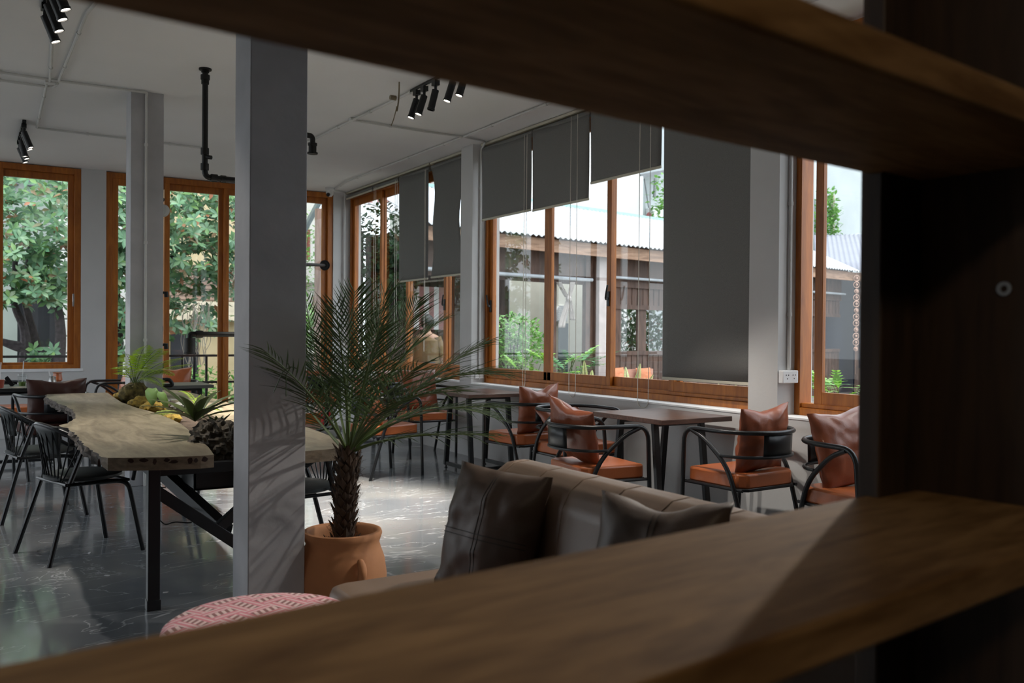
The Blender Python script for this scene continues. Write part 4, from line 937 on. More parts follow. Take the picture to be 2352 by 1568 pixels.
# ================================================================ EXTERIOR
struct(MB().box((-40,12.5,-.3),(40,50,-.2)).box((4.95,-30,-.3),(40,12.5,-.2)).box((-40,-30,-.3),(-3.4,12.5,-.2)).build('floor_courtyard',GROUND,smooth=0),'paved courtyard ground outside the windows','ground')
# balcony deck and railing beyond the far doors
MBd=MB().box((-3,12.55,-.2),(5.2,14.1,-.02)); struct(MBd.build('floor_balcony',GROUND,smooth=0),'narrow balcony floor outside the glazed doors','floor')
root=thing('balcony_railing','black metal railing outside the glazed doors','railing',(3,14,0))
m=MB(); m.box((-5.5,-.02,.93),(2.0,.02,.965)); m.box((-5.5,-.015,.52),(1.6,.015,.555)); m.box((-5.5,-.012,.06),(2.0,.012,.09)); m.build('rails',BLACK,root)
for px in (262,418,446,474,502,700,707,716,722,745): 
    x=on(px,830,1,14.).x-3; MB().box((x-.016,-.014,0),(x+.016,.014,.94)).build('baluster',BLACK,root)
# trees beyond the far windows
def tree(name,label,blobs,nros,mat,trunks,leafL=.17,seed=1,group=None):
    rnd=random.Random(seed); root=thing(name,label,'tree',trunks[0][0],group=group); O=Vector(trunks[0][0])
    m=MB()
    for c,rx,ry,rz,wt in blobs:
        for i in range(int(nros*wt)):
            while True:
                d=Vector((rnd.uniform(-1,1),rnd.uniform(-1,1),rnd.uniform(-1,1)))
                if .35<d.length<1: break
            p=Vector(c)+Vector((d.x*rx,d.y*ry,d.z*rz))-O
            ax=Vector((rnd.uniform(-.6,.6),rnd.uniform(-1,.1),rnd.uniform(.1,1))).normalized(); q=ax.to_track_quat('Z','Y')
            k=rnd.randint(6,8); a0=rnd.uniform(0,6)
            for j_ in range(k):
                a=a0+2*PI*j_/k; e_=rnd.uniform(.05,.6); dd=q@Vector((math.cos(a)*math.cos(e_),math.sin(a)*math.cos(e_),math.sin(e_)))
                leaf(m,p,dd,ax,leafL*rnd.uniform(.7,1.15),leafL*.42,.25,.2,2,1.35)
    m.build('foliage',mat,root,smooth=60)
    t=MB()
    for P in trunks: 
        P=[Vector(x)-O for x in P]; n=len(P); t.tube(fillet(P,.25,4),[.075]*(len(fillet(P,.25,4))) if len(P)<2 else [.085-.05*i/len(fillet(P,.25,4)) for i in range(len(fillet(P,.25,4)))],8)
    t.build('trunk',TWIG,root)
    return root
def yb_(x,y,Y): return on(x,y,1,Y)
tree('broadleaf_tree','leafy tree with bare twisting trunks outside the far left window',
 [(yb_(85,520,15.4),1.25,.9,1.15,.30),(yb_(20,600,15.3),.7,.8,.8,.12),(yb_(60,665,15.0),.55,.6,.28,.08),(yb_(130,620,15.6),.4,.6,.7,.08),(yb_(85,440,15.8),1.1,.9,.5,.14),(yb_(-80,560,15.5),1.2,.9,1.3,.15),(yb_(95,815,15.0),.25,.3,.14,.02)],560,TREE,
 [[yb_(48,900,15.5),yb_(60,790,15.5),yb_(55,750,15.5),yb_(30,700,15.5),yb_(35,600,15.5)],[yb_(78,880,15.6),yb_(85,800,15.6),yb_(72,750,15.6),yb_(55,690,15.6),yb_(70,560,15.6)],[yb_(135,860,15.4),yb_(140,760,15.4),yb_(133,700,15.4),yb_(98,660,15.4),yb_(80,560,15.4)],[yb_(60,800,15.5),yb_(20,790,15.5),yb_(-20,775,15.5)]],.155,seed=4)
tree('broadleaf_tree','dense broadleaf tree filling the glazed doors beyond the railing',
 [(yb_(430,520,15.2),1.2,.8,1.0,.30),(yb_(330,560,15.6),1.1,.8,1.3,.22),(yb_(450,600,15.4),.8,.7,.6,.12),(yb_(420,735,15.4),.8,.6,.35,.09),(yb_(262,560,15.2),.35,.6,1.2,.09),(yb_(268,760,15.2),.3,.4,.5,.04),(yb_(520,640,15.6),.4,.5,.9,.05),(yb_(440,450,15.6),1.2,.8,.5,.14)],640,TREE,
 [[yb_(300,960,15.8),yb_(310,800,15.8),yb_(340,650,15.8),yb_(420,560,15.8)],[yb_(268,900,15.5),yb_(272,720,15.5),yb_(262,560,15.5)]],.165,seed=9)
def bush(name,label,c,rx,ry,rz,n,L,mat,seed=1,W=.5,cat='shrub',group=None,stems=True,z0=-.2):
    rnd=random.Random(seed); c=Vector(c); base=Vector((c.x,c.y,z0)); root=thing(name,label,cat,base,group=group); m=MB(); st=MB()
    for i in range(n):
        d=Vector((rnd.gauss(0,1),rnd.gauss(0,1),rnd.gauss(0,1))).normalized()*rnd.random()**.4; p=c+Vector((d.x*rx,d.y*ry,d.z*rz))-base
        dd=Vector((rnd.uniform(-1,1),rnd.uniform(-1,1),rnd.uniform(-.2,1))); leaf(m,p,dd,Vector((rnd.uniform(-.5,.5),rnd.uniform(-.5,.5),1)),L*rnd.uniform(.6,1.2),L*W,.2,.2,2,.9)
    m.build('foliage',mat,root,smooth=60)
    for i in range(9 if stems else 0):
        d=Vector((rnd.uniform(-.7,.7)*rx,rnd.uniform(-.7,.7)*ry,rnd.uniform(-.2,.8)*rz)); st.tube(bez((0,0,0),(d*.3+Vector((0,0,(c.z-z0)*.5))),c-base+d,8),.008,5)
    if stems: st.build('stems',TWIG,root)
    return root
bush('shrub','small leafy shrub behind the railing, seen low through the glazed doors',yb_(470,900,14.8),.7,.4,.45,500,.12,BUSH,3,cat='shrub')
bush('shrub','soft green shrub outside the right end of the glazed doors',yb_(708,755,17.),.6,.5,.45,700,.13,BUSH,5)
bush('shrub','trailing light green creeper high outside the right end of the glazed doors',yb_(706,600,18.),.35,.3,1.2,350,.10,BUSH,6,stems=False)
# hanging roots
m=MB(); rnd=random.Random(2)
for i in range(16):
    x=420+i*4+rnd.uniform(-4,4); P=[yb_(x+rnd.uniform(-10,10),700+j_*28+rnd.uniform(-5,5),15.0) for j_ in range(6)]; m.tube(fillet(P,.1,3),.006,4)
tag(m.build('aerial_roots',plain('dry_roots',(.30,.26,.22),.9)),'tangle of pale hanging roots outside the glazed doors','roots',kind='stuff')
# buildings behind the trees
def slabbox(m,x0,x1,y,z0,z1,t=.15,mi=0): m.box((x0,y,z0),(x1,y+t,z1),mi)
YW=19.
def xw(px,Y=YW): return on(px,700,1,Y).x
def zw(py,px=100,Y=YW): return on(px,py,1,Y).z
root=thing('neighbour_house','pale house with a dark doorway behind the left tree','building',(xw(80),YW,-.2))
O=Vector(root.location); m=MB()
m.box((xw(-260)-O.x,0,0),(xw(40)-O.x,3,9)); m.box((xw(130)-O.x,0,0),(xw(330)-O.x,3,9)); m.box((xw(40)-O.x,0,zw(640)-O.z),(xw(130)-O.x,3,9)); m.box((xw(40)-O.x,2.4,0),(xw(130)-O.x,3,9)); m.build('wall',[EXTG],root)
m=MB()
for z in range(12): m.box((xw(131)-O.x,-.02,.1+z*.33),(xw(330)-O.x,0,.1+z*.33+.30))
m.build('white_blocks',EXTW,root,bev=.01)
m=MB(); m.box((xw(40)-O.x,.3,0),(xw(130)-O.x,.36,zw(640)-O.z)); m.build('doorway',EXTD,root); m=MB(); m.box((xw(40)-O.x,.1,zw(803)-O.z),(xw(131)-O.x,.2,zw(797)-O.z)); m.build('door_rail',PEB,root)
m=MB(); 
for px in (20,60,110): m.box((xw(px)-O.x,-.1,zw(430)-O.z),(xw(px+22)-O.x,.0,zw(385)-O.z))
m.build('high_windows',plain('purple_grey_panes',(.12,.11,.15),.3),root)
root=thing('neighbour_house','beige house with a brick band and dark door behind the glazed doors','building',(xw(420),YW+.5,-.2)); O=Vector(root.location)
Y2=YW+.5; X2=lambda px: on(px,700,1,Y2).x-O.x; Z2=lambda py: on(450,py,1,Y2).z-O.z
m=MB(); m.box((X2(335),0,0),(X2(640),3,Z2(640))); m.box((X2(335),0,Z2(640)),(X2(640),3,9.5)); m.build('wall',EXTB,root)
m=MB(); m.box((X2(335),-.05,Z2(690)),(X2(640),0,Z2(610))); m.build('brick_band',BRK,root); m=MB(); m.box((X2(392),-.06,0),(X2(455),0,Z2(765))); m.build('dark_door',EXTD,root)
m=MB(); m.box((X2(335),-.2,Z2(735)),(X2(640),0,Z2(692))); m.build('pale_ledge',plain('cream_ledge',(.75,.66,.50),.8),root)
root=thing('neighbour_house','white house with an awning strut seen through the rightmost glazed door','building',(xw(720,21),21,-.2)); O=Vector(root.location)
Y3=21.; X3=lambda px: on(px,700,1,Y3).x-O.x; Z3=lambda py: on(720,py,1,Y3).z-O.z
m=MB(); m.box((X3(600),0,0),(X3(740),3,Z3(620))); m.box((X3(600),-.3,Z3(650)),(X3(740),3,Z3(600))); m.box((X3(600),.3,Z3(600)),(X3(740),3,9)); m.build('wall',EXTW,root)
m=MB(); m.box((X3(712),.2,Z3(650)),(X3(718),.29,Z3(525))); m.box((X3(718),-.05,Z3(760)),(X3(736),0,Z3(680))); m.build('red_brown_window',plain('oxide_paint',(.22,.07,.05),.6),root)
m=MB(); m.bar(on(690,545,1,13.9),on(735,460,1,13.9),.06,.16,up=(0,-1,0)); tag(m.build('awning_strut',plain('grey_green_metal',(.10,.13,.13),.5)),'dark slanting awning strut outside the rightmost glazed door','strut')
# brown porch post
a=on(728,480,1,13.2); b=on(745,480,1,13.2); m=MB().box((a.x,13.2,-.2),(b.x,13.3,on(728,478,1,13.2).z)); tag(m.build('porch_post',wood('weathered_post_timber',(.22,.13,.10),(.42,.28,.22),(5,5,.7))),'weathered brown wooden post outside the rightmost glazed door','post')
# ---- pavilion across the garden (right side)
ZE=3.0
P1=fl(1145,533,ZE); P2=fl(1967,624,ZE); pe_=(P2-P1); pe_.z=0; pe_.normalize(); pn=Vector((pe_.y,-pe_.x,0))  # pn faces the viewer side
if pn.dot(-P1)<0: pn=-pn
PM=Matrix((pe_,-pn,Vector((0,0,1)))).transposed().to_4x4(); PM.translation=Vector((P1.x,P1.y,0))
PI_=PM.inverted()
def pw(x,y,off=0.): # point on the pavilion front (off metres behind it) in local coordinates
    return PI_@onpl(x,y,P1-pn*off,pn)
root=thing('garden_pavilion','dark timber pavilion with a white corrugated roof across the garden','pavilion',(0,0,0)); root.matrix_world=PM
Lp=pw(1967,624).x; X0=pw(965,520).x
# corrugated roof
sl=math.tan(R_(25)); deep=2.2
def rf(u,v):
    x=X0+(Lp-X0)*u; y=-.12+deep*v; return Vector((x,y,ZE+.0+sl*(y+.12)+.018*math.sin(x*2*PI/.13)))
nseg=int((Lp-X0)/.13*6); MB().grid(rf,nseg,6).build('roof_sheet',ROOFM,root,sol=.006)
MB().box((X0,deep-.2,ZE+sl*deep-.03),(Lp,deep-.05,ZE+sl*deep+.03)).build('ridge_cap',plain('teal_ridge',(.35,.55,.52),.5),root)
MB().box((X0,.0,ZE-.24),(Lp+.1,.06,ZE-.02)).build('fascia',FASCIA,root)
zt1=pw(1200,640,.4).z; 
m=MB(); m.box((X0,.4,pw(1200,645,.4).z),(Lp,.46,ZE+.1)); m.build('upper_boards',BROWNW,root)
m=MB(); m.tube([(X0,.3,pw(1200,632,.3).z),(pw(1360,645,.3).x,.3,pw(1200,632,.3).z)],.035,10); m.tube([(pw(1372,645,.3).x,.3,pw(1460,640,.3).z),(Lp,.3,pw(1460,640,.3).z)],.03,10); m.build('gutter',plain('grey_gutter',(.42,.45,.48),.4),root)
def post(a,b,off=.35,mat=BROWNW,nm='post'):
    xa=pw(a,750,off).x; xb=pw(b,750,off).x; MB().box((xa,off,-.2),(xb,off+.09,ZE)).build(nm,mat,root)
post(1262,1278); post(1345,1362); post(1366,1374,.3); post(1376,1395,.2,plain('tile_column',(.42,.36,.34),.6),'tiled_column'); post(1400,1414); post(1136,1143)
# boarded bay with two little windows
off=.45
xl,xr=pw(1398,750,off).x,Lp
zs1,zs2=pw(1440,710,off).z,pw(1440,806,off).z
wx=[(pw(1427,750,off).x,pw(1465,750,off).x),(pw(1484,750,off).x,pw(1526,750,off).x)]
m=MB(); m.box((xl,off,-.2),(Lp,off+.05,zs2)); m.box((xl,off,zs1),(Lp,off+.05,ZE)); m.box((xl,off,zs2),(wx[0][0],off+.05,zs1)); m.box((wx[0][1],off,zs2),(wx[1][0],off+.05,zs1))
cur=wx[1][1]; k=0
while cur<Lp-1.2:
    m.box((cur,off,zs2),(cur+.35,off+.05,zs1)); cur+=1.0; k+=1
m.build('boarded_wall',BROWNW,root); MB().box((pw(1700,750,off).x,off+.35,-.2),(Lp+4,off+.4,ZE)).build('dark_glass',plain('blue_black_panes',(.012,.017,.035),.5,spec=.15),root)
bt=MB(); q=xl
while q<Lp: bt.box((q,off-.015,-.2),(q+.02,off,zs2-.05)); bt.box((q,off-.015,zs1+.1),(q+.02,off,ZE)); q+=.17
bt.box((xl,off-.03,zs2-.08),(Lp,off,zs2)); bt.box((xl,off-.03,zs1),(Lp,off,zs1+.07)); bt.build('battens',BROWNW,root)
# trees beyond the pavilion's little windows
q=PM@pw(1476,760,deep-.6); bush('creeper','green creeper seen through the small pavilion windows',q,1.3,.35,.75,1300,.16,TREE,11,W=.45,cat='creeper')
# white garden house wall behind the open bay, with arched shutter
offw=3.5; 
root=thing('garden_house','cream garden house with an arched white shutter behind the pavilion posts','building',(0,0,0)); root.matrix_world=PM
xa=pw(1060,700,offw).x; xb=pw(1350,700,offw).x
MB().box((xa,offw,-.2),(xb,offw+.2,ZE+.2)).build('wall',plain('cream_render',(.78,.76,.66),.8,var=.04),root)
MB().box((pw(1142,700,offw).x,offw-.06,-.2),(pw(1166,700,offw).x,offw,ZE)).build('grey_column',plain('grey_blue_column',(.45,.50,.52),.7),root)
a=pw(1276,740,offw); b=pw(1300,740,offw); zt=pw(1288,715,offw).z; cxx=(a.x+b.x)/2; rw=(b.x-a.x)/2
m=MB(); pts=[(a.x,pw(1288,738,offw).z),(b.x,pw(1288,738,offw).z),(b.x,zt)]+[(cxx+rw*math.cos(PI*i/10),zt+rw*.8*math.sin(PI*i/10)) for i in range(1,10)]+[(a.x,zt)]
vs=[(x,offw-.05,z) for x,z in pts]+[(x,offw,z) for x,z in pts]; n=len(pts); m.add(vs,[tuple(range(n)),tuple(range(2*n-1,n-1,-1))]+[(i,(i+1)%n,n+(i+1)%n,n+i) for i in range(n)])
for i in range(8): z=pw(1288,738,offw).z+.03+i*.045; m.box((a.x+.03,offw-.065,z),(b.x-.03,offw-.05,z+.025))
m.build('arched_shutter',WHITE,root,smooth=0)
MB().box((pw(1282,780,offw).x,offw-.03,-.2),(pw(1303,780,offw).x,offw,pw(1288,742,offw).z)).build('grey_door',plain('slate_door',(.10,.13,.15),.6),root)
# knotted curtain
kx=pw(1303,700,.3); root=thing('knotted_curtain','pale grey curtain tied in a knot in the open bay of the pavilion','curtain',(0,0,0)); root.matrix_world=PM
m=MB()
def strip(p,q,w0,w1,bow=0.):
    p=pw(*p,.28);q=pw(*q,.28)
    def f(u,v): c=p.lerp(q,v); w=w0+(w1-w0)*v; return Vector((c.x+(u-.5)*w+bow*math.sin(PI*v),c.y+.03*math.sin(u*14+v*2),c.z))
    m.grid(f,14,10)
k_=lambda d: d*.0062
strip((1284,648),(1303,682),.11,.07); strip((1316,648),(1309,682),.11,.07); strip((1305,690),(1290,752),.08,.16); strip((1309,690),(1316,735),.07,.13)
m.build('drape',CLOTH,root,sol=.006); m=MB(); kp=pw(1306,686,.27); blob(m,kp,.055,.05,.06,.2,2,12); m.build('knot',CLOTH,root)
# bench with cushions outside
bx=pw(1398,860,-.35); root=thing('garden_bench','terracotta coloured bench back before the pavilion boards, seen just above the sill','bench',(0,0,0)); root.matrix_world=PM
za=pw(1450,848,-.35).z
m=MB(); m.box((pw(1398,860,-.35).x,-.35,-.2),(pw(1500,860,-.35).x,-.28,za)); m.box((pw(1398,860,-.35).x,-.85,.0),(pw(1500,860,-.35).x,-.35,.25)); m.build('bench_body',plain('clay_bench',(.42,.22,.16),.7),root)
for i,(px,lab) in enumerate(((1418,'left orange cushion on the garden bench outside the wide window'),(1480,'right orange cushion on the garden bench outside the wide window'))):
    c=PM@(pw(px,866,-.45)); pillow('cushion',.42,.36,.12,plain('orange_outdoor_cloth',(.50,.18,.08),.7),lab,Matrix.Translation(c)@Matrix.Rotation(math.atan2(pe_.y,pe_.x),4,'Z')@Matrix.Rotation(R_(-12),4,'X'),seed=40+i,group='cushions on the garden bench')
# second wing seen through the right-hand window
P3=fl(1967,624,ZE); P4=P3+Vector((math.cos(R_(-50)),math.sin(R_(-50)),0))*7; d2=(P4-P3).normalized(); n2=Vector((d2.y,-d2.x,0)); 
if n2.dot(-P3)<0: n2=-n2
M2=Matrix((d2,-n2,Vector((0,0,1)))).transposed().to_4x4(); M2.translation=Vector((P3.x,P3.y,0))
root=thing('garden_wing','second pavilion wing with a lilac grey roof, seen through the right-hand window','pavilion',(0,0,0)); root.matrix_world=M2
MB().grid(lambda u,v: Vector((-1+9*u,-.1+5*v,ZE+.30*(5*v)+.015*math.sin(u*9*2*PI/.13))),400,5).build('roof_sheet',ROOFL,root,sol=.006)
MB().box((-.0,0,ZE-.24),(8,.06,ZE-.02)).build('fascia',FASCIA,root)
m=MB(); m.box((-.0,.3,-.2),(8,.35,.5)); m.box((0,.3,2.2),(8,.35,ZE)); 
for i in range(9): m.box((i*.95,.28,-.2),(i*.95+.1,.38,ZE))
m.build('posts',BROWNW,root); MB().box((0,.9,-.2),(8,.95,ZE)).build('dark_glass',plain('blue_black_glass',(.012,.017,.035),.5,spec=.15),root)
# pavilion also closes the left part of that window: dark bay to the corner is the boarded wall above
root=thing('rain_chain','copper rain chain of rings hanging from the roof valley outside the right-hand window','chain',(P3.x+n2.x*.15,P3.y+n2.y*.15,0))
m=MB(); b2=MB(); dD=(P3+n2*.15-Vector((0,0,HC))).dot(FW)
for i in range(12):
    z=ZE-.18-i*.165; c=Vector((0,0,z)); ax=RT; rr=.075 if i%3!=2 else .05
    m.tube([c+RT*rr*math.cos(2*PI*k/16)+Vector((0,0,rr*math.sin(2*PI*k/16))) for k in range(16)],.011,6,closed=True); b2.lathe([(.0,-.045),(.036,-.012),(.036,.02),(.0,.045)],c=c,n=10)
m.tube([(0,0,ZE),(0,0,.35)],.004,4); m.build('rings',COPPER,root); b2.build('cups',COPPER,root)
# white upper walls behind the pavilion
q=PM@Vector((0,7.5,0))
root=thing('white_townhouse','tall white rendered building rising behind the pavilion roof','building',(0,0,0)); root.matrix_world=PM
offu=6.5; 
MB().box((pw(1050,450,offu).x,offu,-.2),(pw(1468,450,offu).x,offu+3,9)).build('wall',EXTW,root)
MB().box((pw(1468,450,offu).x,offu+.5,-.2),(pw(2300,450,offu+.5).x,offu+3,9)).build('side_wall',plain('pale_grey_render',(.42,.46,.47),.8,var=.08,sc=.7),root)
u=pw(1500,497,offu+.4); MB().box((u.x-.25,offu+.2,u.z-.25),(u.x+.25,offu+.5,u.z+.25)).build('air_conditioner',WHITE,root,bev=.02)
u2=pw(1497,497,offu+.1); MB().tube([(u2.x,offu+.19,u2.z),(u2.x,offu+.21,u2.z)],.14,16).build('fan_grille',plain('maroon_grille',(.25,.04,.04),.5),root)
m=MB(); m.bar(pw(1480,410,offu+.4),pw(1495,512,offu+.4),.03,.03); m.bar(pw(1470,405,offu+.35),pw(1523,395,offu+.35),.10,.12); m.bar(pw(1505,410,offu+.3),pw(1503,452,offu+.3),.05,.08); m.build('brackets',plain('grey_bracket',(.18,.19,.20),.6),root)
m=MB(); x_=pw(1470,450,offu).x; m.tube([(x_+.03,offu-.02,0),(x_+.03,offu-.02,pw(1470,405,offu).z)],.06,8); m.build('downpipe',WHITE,root)
q1=pw(1868,440,offu+.4); q2=pw(1906,545,offu+.4); m=MB(); m.box((q1.x,offu+.3,q2.z-.6),(q2.x-.1,offu+.5,q1.z-.3)); m.build('old_window',plain('pale_pane',(.35,.42,.42),.3),root); m=MB(); m.box((q2.x-.12,offu+.2,q2.z-.6),(q2.x,offu+.5,q1.z)); m.build('stained_pilaster',plain('weathered_render',(.35,.31,.25),.9,var=.5,sc=4),root)
bush('creeper','creeper growing on the white building, seen at the left of the right-hand window',PM@Vector((q1.x+.2,offu-.1,(q1.z+q2.z)/2-.3)),.7,.3,1.3,700,.22,BUSH,15,cat='creeper',stems=False)
bush('creeper','light leaves beside the long blind, high in front of the white building',PM@pw(1518,480,offu-.3),.45,.3,1.1,160,.2,BUSH,16,cat='creeper',stems=False)
m=MB(); m.box((X0-1,offu-.8,5.6),(X0+2.2,offu-.6,9)); 
# striped awnings
a=PM@pw(900,430,5.2); root2=MB(); c0=on(905,425,0,9.0); root2.box((-.6,-.04,-.5),(.9,.04,.35)); o=root2.build('striped_awning',AWN,loc=on(900,420,1,17.0)); tag(o,'brown and white striped awning high outside the far window','awning')
c0=on(978,712,0,8.6); o=MB().box((-.3,-.03,-.35),(.42,.03,.42)).build('striped_awning',AWN,loc=c0); o.location=on(978,712,1,14.3); o.rotation_euler.z=R_(0); tag(o,'small red and white striped awning behind the person outside','awning')
# near porch roof cutting across the far window
v=[on(790,445,0,7.0),on(930,500,0,7.0),on(930,438,0,8.6),on(790,425,0,8.6)]
m=MB().add(v,[(0,1,2,3)]); tag(m.build('porch_roof',ROOFM,smooth=0,sol=.03),'white sloping porch roof seen through the top of the far window','roof')
# dark boards and creeper seen in the far window
m=MB(); m.box((5.35,14.5,-.2),(5.9,14.65,3.1)); m.box((6.0,14.5,-.2),(8.9,14.65,3.05))
for i in range(17): m.box((6.0+i*.17,14.48,-.2),(6.02+i*.17,14.5,3.05))
tag(m.build('garden_fence',BROWNW,smooth=0),'tall dark timber fence outside the far window','fence')
bush('creeper','dark climbing creeper outside the far window, behind the cords',on(885,610,1,14.2),.75,.2,1.15,1500,.13,leafmat('dark_creeper_leaf',[(.035,.08,.03),(.07,.14,.06),(.10,.20,.09)],.5,.15),21,cat='creeper')
# ---- planting bed along the window
m=MB().box((5.0,2.,-.2),(6.3,8.8,.42)); struct(m.build('floor_planting_bed',SOIL,smooth=0),'raised planting bed outside the windows','planting bed')
bush('shrub','light green small-leaved shrub outside the left pane of the wide window',on(1180,790,0,6.2),.45,.42,.42,1500,.075,BUSH,31,z0=.4)
def phil(px,py,X,label,n=9,L=.34,seed=0,mat=PHIL,name='philodendron'):
    c=on(px,py,0,X); root=thing(name,label,'plant',(c.x,c.y,.40)); O=Vector(root.location); m=MB(); st=MB(); rnd=random.Random(seed)
    for i in range(n):
        a=2*PI*i/n+rnd.uniform(-.3,.3); tip=c-O+Vector((math.cos(a)*.18,math.sin(a)*.22,rnd.uniform(-.05,.12))); st.tube(bez((0,0,0),(tip*.5+Vector((0,0,.1))),tip,6),.005,5)
        d=Vector((math.cos(a),math.sin(a),rnd.uniform(.1,.7))); s=d.cross(Vector((0,0,1))).normalized()
        dn=d.normalized()
        for k in range(7):  # lobes
            t=k/6
            for sg in (1,-1): leaf(m,tip+dn*L*.85*t,(s*sg*(1-.5*t)+dn*(.35+t)),Vector((0,0,1)),L*.42*(1-.45*t),.045,.1,.15,2,.8)
        leaf(m,tip,dn,Vector((0,0,1)),L,.06,.1,.1,3,.8)
    m.build('leaves',mat,root,smooth=60); st.build('stems',PALMR,root)
phil(1285,845,5.6,'bright lobed-leaf philodendron left in the middle pane of the wide window',seed=1)
phil(1320,850,5.9,'darker lobed-leaf philodendron behind the bright one in the wide window',seed=2,mat=leafmat('deep_leaf',[(.06,.22,.07),(.12,.35,.12)],.4,.3))
phil(1215,850,5.7,'low lobed-leaf plant at the foot of the shrub in the wide window',seed=5,n=6,L=.25)
phil(1925,905,5.5,'bright lobed-leaf philodendron low in the right-hand window, left one',seed=3,n=8,L=.26)
phil(1980,915,5.5,'bright lobed-leaf philodendron low in the right-hand window, right one',seed=4,n=8,L=.26)
phil(1865,915,5.3,'small leafy shoot in the narrow gap of the right-hand window',seed=6,n=4,L=.14)
def palefern(px,py,X,hs,label,seed):
    c=on(px,py,0,X); root=thing('pale_fern',label,'fern',(c.x,c.y,.40),group='pale ferns just outside the wide window'); O=Vector(root.location); m=MB(); st=MB(); rnd=random.Random(seed)
    for tx,ty in hs:
        P=bez((0,0,0),on((px+tx)/2,py+5,0,X)-O,on(tx,ty,0,X+rnd.uniform(-.1,.1))-O,12); st.tube(P,.002,4); fern_frond(m,P[4:],.05,.012,.016)
    m.build('leaflets',PALEF,root,smooth=0); st.build('stems',PALMR,root)
palefern(1350,880,5.3,[(1342,828),(1360,850),(1330,858),(1370,862),(1322,870)],'pale backlit fern in the corner of the middle pane of the wide window',1)
palefern(1450,890,5.3,[(1437,842),(1470,835),(1500,860),(1485,868),(1515,875),(1462,860)],'pale backlit fern left of the long blind',2)
palefern(1640,900,5.3,[(1610,884),(1650,880),(1690,884),(1715,892),(1670,890)],'pale backlit fern seen under the bottom rail of the long blind',3)
# ---- person outside
pc=on(981,745,0,5.75); px_,py_=pc.x,pc.y
root=thing('person','person with short dark hair and ochre shirt standing outside the far window, seen from behind','person',(px_,py_,-.1))
def skin(name,verts,edges,rad,mat,parent,sub=2):
    me=bpy.data.meshes.new(name); me.from_pydata([tuple(v) for v in verts],edges,[]); o=bpy.data.objects.new(name,me); COL.objects.link(o); o.parent=parent; me.materials.append(mat)
    s=o.modifiers.new('Skin','SKIN'); 
    for i,r in enumerate(rad): me.skin_vertices[0].data[i].radius=(r if isinstance(r,tuple) else (r,r)) if me.skin_vertices else None
    return o
H=1.66; k=H/1.75
V=[(0,0,.98),(0,0,1.15),(0,0,1.32),(0,0,1.45),(0,.0,1.52),(0,-.005,1.57),(0,-.01,1.64),(0,-.01,1.71),(.10,0,.93),(.11,0,.50),(.12,.02,.08),(.13,-.10,.03),(-.10,0,.93),(-.11,0,.50),(-.12,.02,.08),(-.13,-.10,.03),(.17,0,1.42),(.23,.02,1.15),(.20,-.12,.95),(.17,-.2,.90),(-.17,0,1.42),(-.23,.02,1.15),(-.20,-.12,.95),(-.17,-.2,.90)]
V=[Vector(v)*k for v in V]
E=[(0,1),(1,2),(2,3),(3,4),(4,5),(5,6),(6,7),(0,8),(8,9),(9,10),(10,11),(0,12),(12,13),(13,14),(14,15),(3,16),(16,17),(17,18),(18,19),(3,20),(20,21),(21,22),(22,23)]
RD=[.13,.12,.14,.10,.055,.062,.085,.07,.085,.06,.04,.035,.085,.06,.04,.035,.06,.045,.033,.03,.06,.045,.033,.03]
me=bpy.data.meshes.new('body'); me.from_pydata([tuple(v) for v in V],E,[]); bo=bpy.data.objects.new('body',me); COL.objects.link(bo); bo.parent=root; me.materials.append(SKIN)
sk=bo.modifiers.new('Skin','SKIN'); sk.use_smooth_shade=True
if me.skin_vertices: 
    for i,r in enumerate(RD): me.skin_vertices[0].data[i].radius=(r*k,r*k*.8)
    me.skin_vertices[0].data[0].use_root=True
q=bo.modifiers.new('Subsurf','SUBSURF'); q.levels=1; q.render_levels=2
m=MB(); blob(m,Vector((0,-.012,1.675))*k,.102,.105,.115,.06,2,14); hair=m.build('hair',HAIR,root)
def tor(u,v):
    a=2*PI*u; z=(.86+.62*v)*k; w=.19+.02*math.sin(PI*v) if v<.85 else .19*(1-(v-.85)/.15*.65); return Vector((math.cos(a)*w*k,math.sin(a)*w*.68*k,z))
m=MB().grid(tor,24,14,cu=True); m.build('shirt',SHIRT,root,sol=.006)
for s in (-1,1): MB().tube([Vector((s*.15,0,1.43))*k,Vector((s*.215,.01,1.25))*k,Vector((s*.235,.02,1.12))*k],[.07,.062,.058],12).build('sleeve',SHIRT,root)
m=MB(); m.tube([Vector((.1,0,.95))*k,Vector((.12,.01,.06))*k],[.105,.06],12); m.tube([Vector((-.1,0,.95))*k,Vector((-.12,.01,.06))*k],[.105,.06],12); m.lathe([(.13,.86),(.17,.92),(.165,1.0)],n=20); m.build('trousers',plain('dark_trouser_cloth',(.03,.035,.05),.9),root)
root.rotation_euler.z=R_(-30)+PI
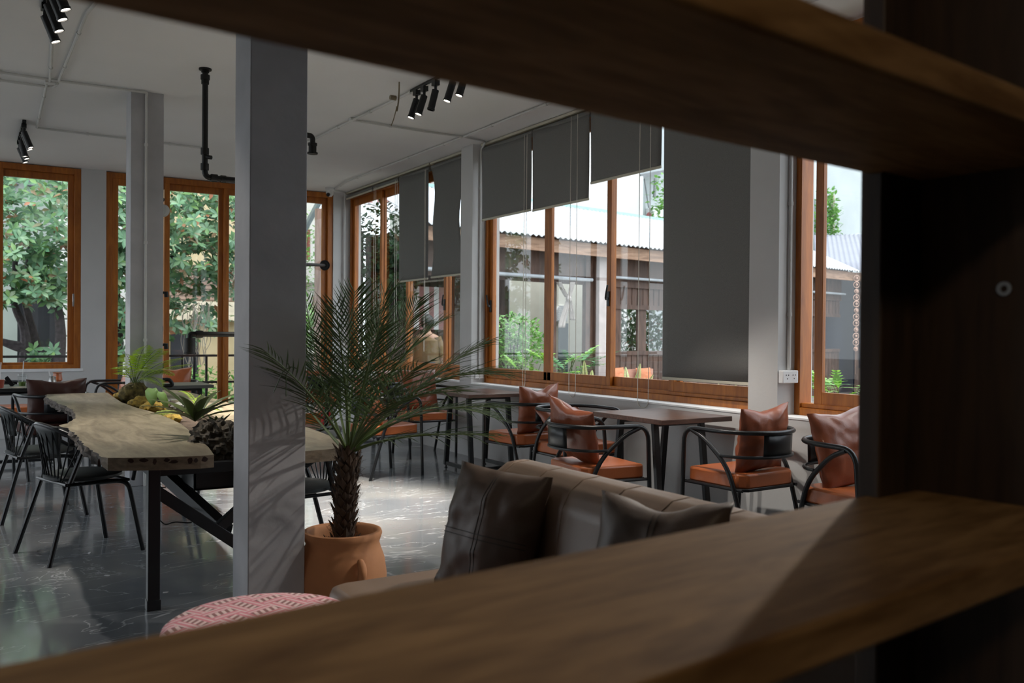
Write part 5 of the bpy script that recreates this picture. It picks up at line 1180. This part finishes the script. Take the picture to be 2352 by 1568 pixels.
# ================================================================ LIGHT
wd=bpy.data.worlds.new('world'); scn.world=wd; wd.use_nodes=True; t=wd.node_tree; bg=t.nodes['Background']
tc=t.nodes.new('ShaderNodeTexCoord'); sx=t.nodes.new('ShaderNodeSeparateXYZ'); t.links.new(tc.outputs['Generated'],sx.inputs[0])
c=ramp(t,sx.outputs[2],[(.0,(.70,.76,.80)),(.35,(.86,.93,1.0)),(1.0,(.80,.90,1.0))]); t.links.new(c,bg.inputs[0]); bg.inputs[1].default_value=WORLD if 'WORLD' in globals() else 2.8
def sun(az,el,st,ang=3.,col=(1,.96,.9)):
    l=bpy.data.lights.new('sun','SUN'); l.energy=st; l.angle=R_(ang); l.color=col; o=bpy.data.objects.new('sun',l); COL.objects.link(o)
    d=Vector((math.sin(R_(az))*math.cos(R_(el)),math.cos(R_(az))*math.cos(R_(el)),math.sin(R_(el)))); o.rotation_euler=d.to_track_quat('Z','Y').to_euler(); o.location=(6,6,12)
sun(150,66,2.6,40)
SZS={430.:54,55.:50,170.:34,160.:40,140.:30,210.:25,130.:46,180.:36}
def spot(p,tgt,pw_,size=70,blend=.5,col=(1,.93,.84),rad=.03):
    l=bpy.data.lights.new('spot','SPOT'); l.energy=pw_; l.spot_size=R_(size); l.spot_blend=blend; l.color=col; l.shadow_soft_size=rad; o=bpy.data.objects.new('spot',l); COL.objects.link(o); o.location=p
    o.rotation_euler=(Vector(tgt)-Vector(p)).to_track_quat('-Z','Y').to_euler()
for p,d,k in SPOTS:
    spot(p,Vector(p)+Vector(d),k,SZS.get(k,60),.6)
spot((-.6,-1.6,3.2),(1.2,.6,1.3),60,60,.8,(1,.84,.62),.15)  # warm lamp without fixture, added behind the viewer to brighten the shelf front
# ================================================================ CAMERA
cd=bpy.data.cameras.new('camera'); co=bpy.data.objects.new('camera',cd); COL.objects.link(co); scn.camera=co
co.matrix_world=Matrix((RT,UP,-FW)).transposed().to_4x4(); co.location=(0,0,HC)
cd.sensor_width=36; cd.sensor_fit='HORIZONTAL'; cd.lens=36*FPX/2352; cd.clip_start=.05; cd.clip_end=200
cd.dof.use_dof=True; cd.dof.focus_distance=5.5; cd.dof.aperture_fstop=3.6
vs_=scn.view_settings; vs_.view_transform='Standard'; vs_.look='None'; vs_.gamma=1; vs_.use_curve_mapping=False; vs_.exposure=0.12
scn.cycles.max_bounces=10; scn.cycles.diffuse_bounces=5; scn.cycles.glossy_bounces=4; scn.cycles.transparent_max_bounces=16; scn.cycles.transmission_bounces=6
scn.cycles.sample_clamp_indirect=6; scn.cycles.use_denoising=True; scn.cycles.caustics_reflective=False; scn.cycles.caustics_refractive=False
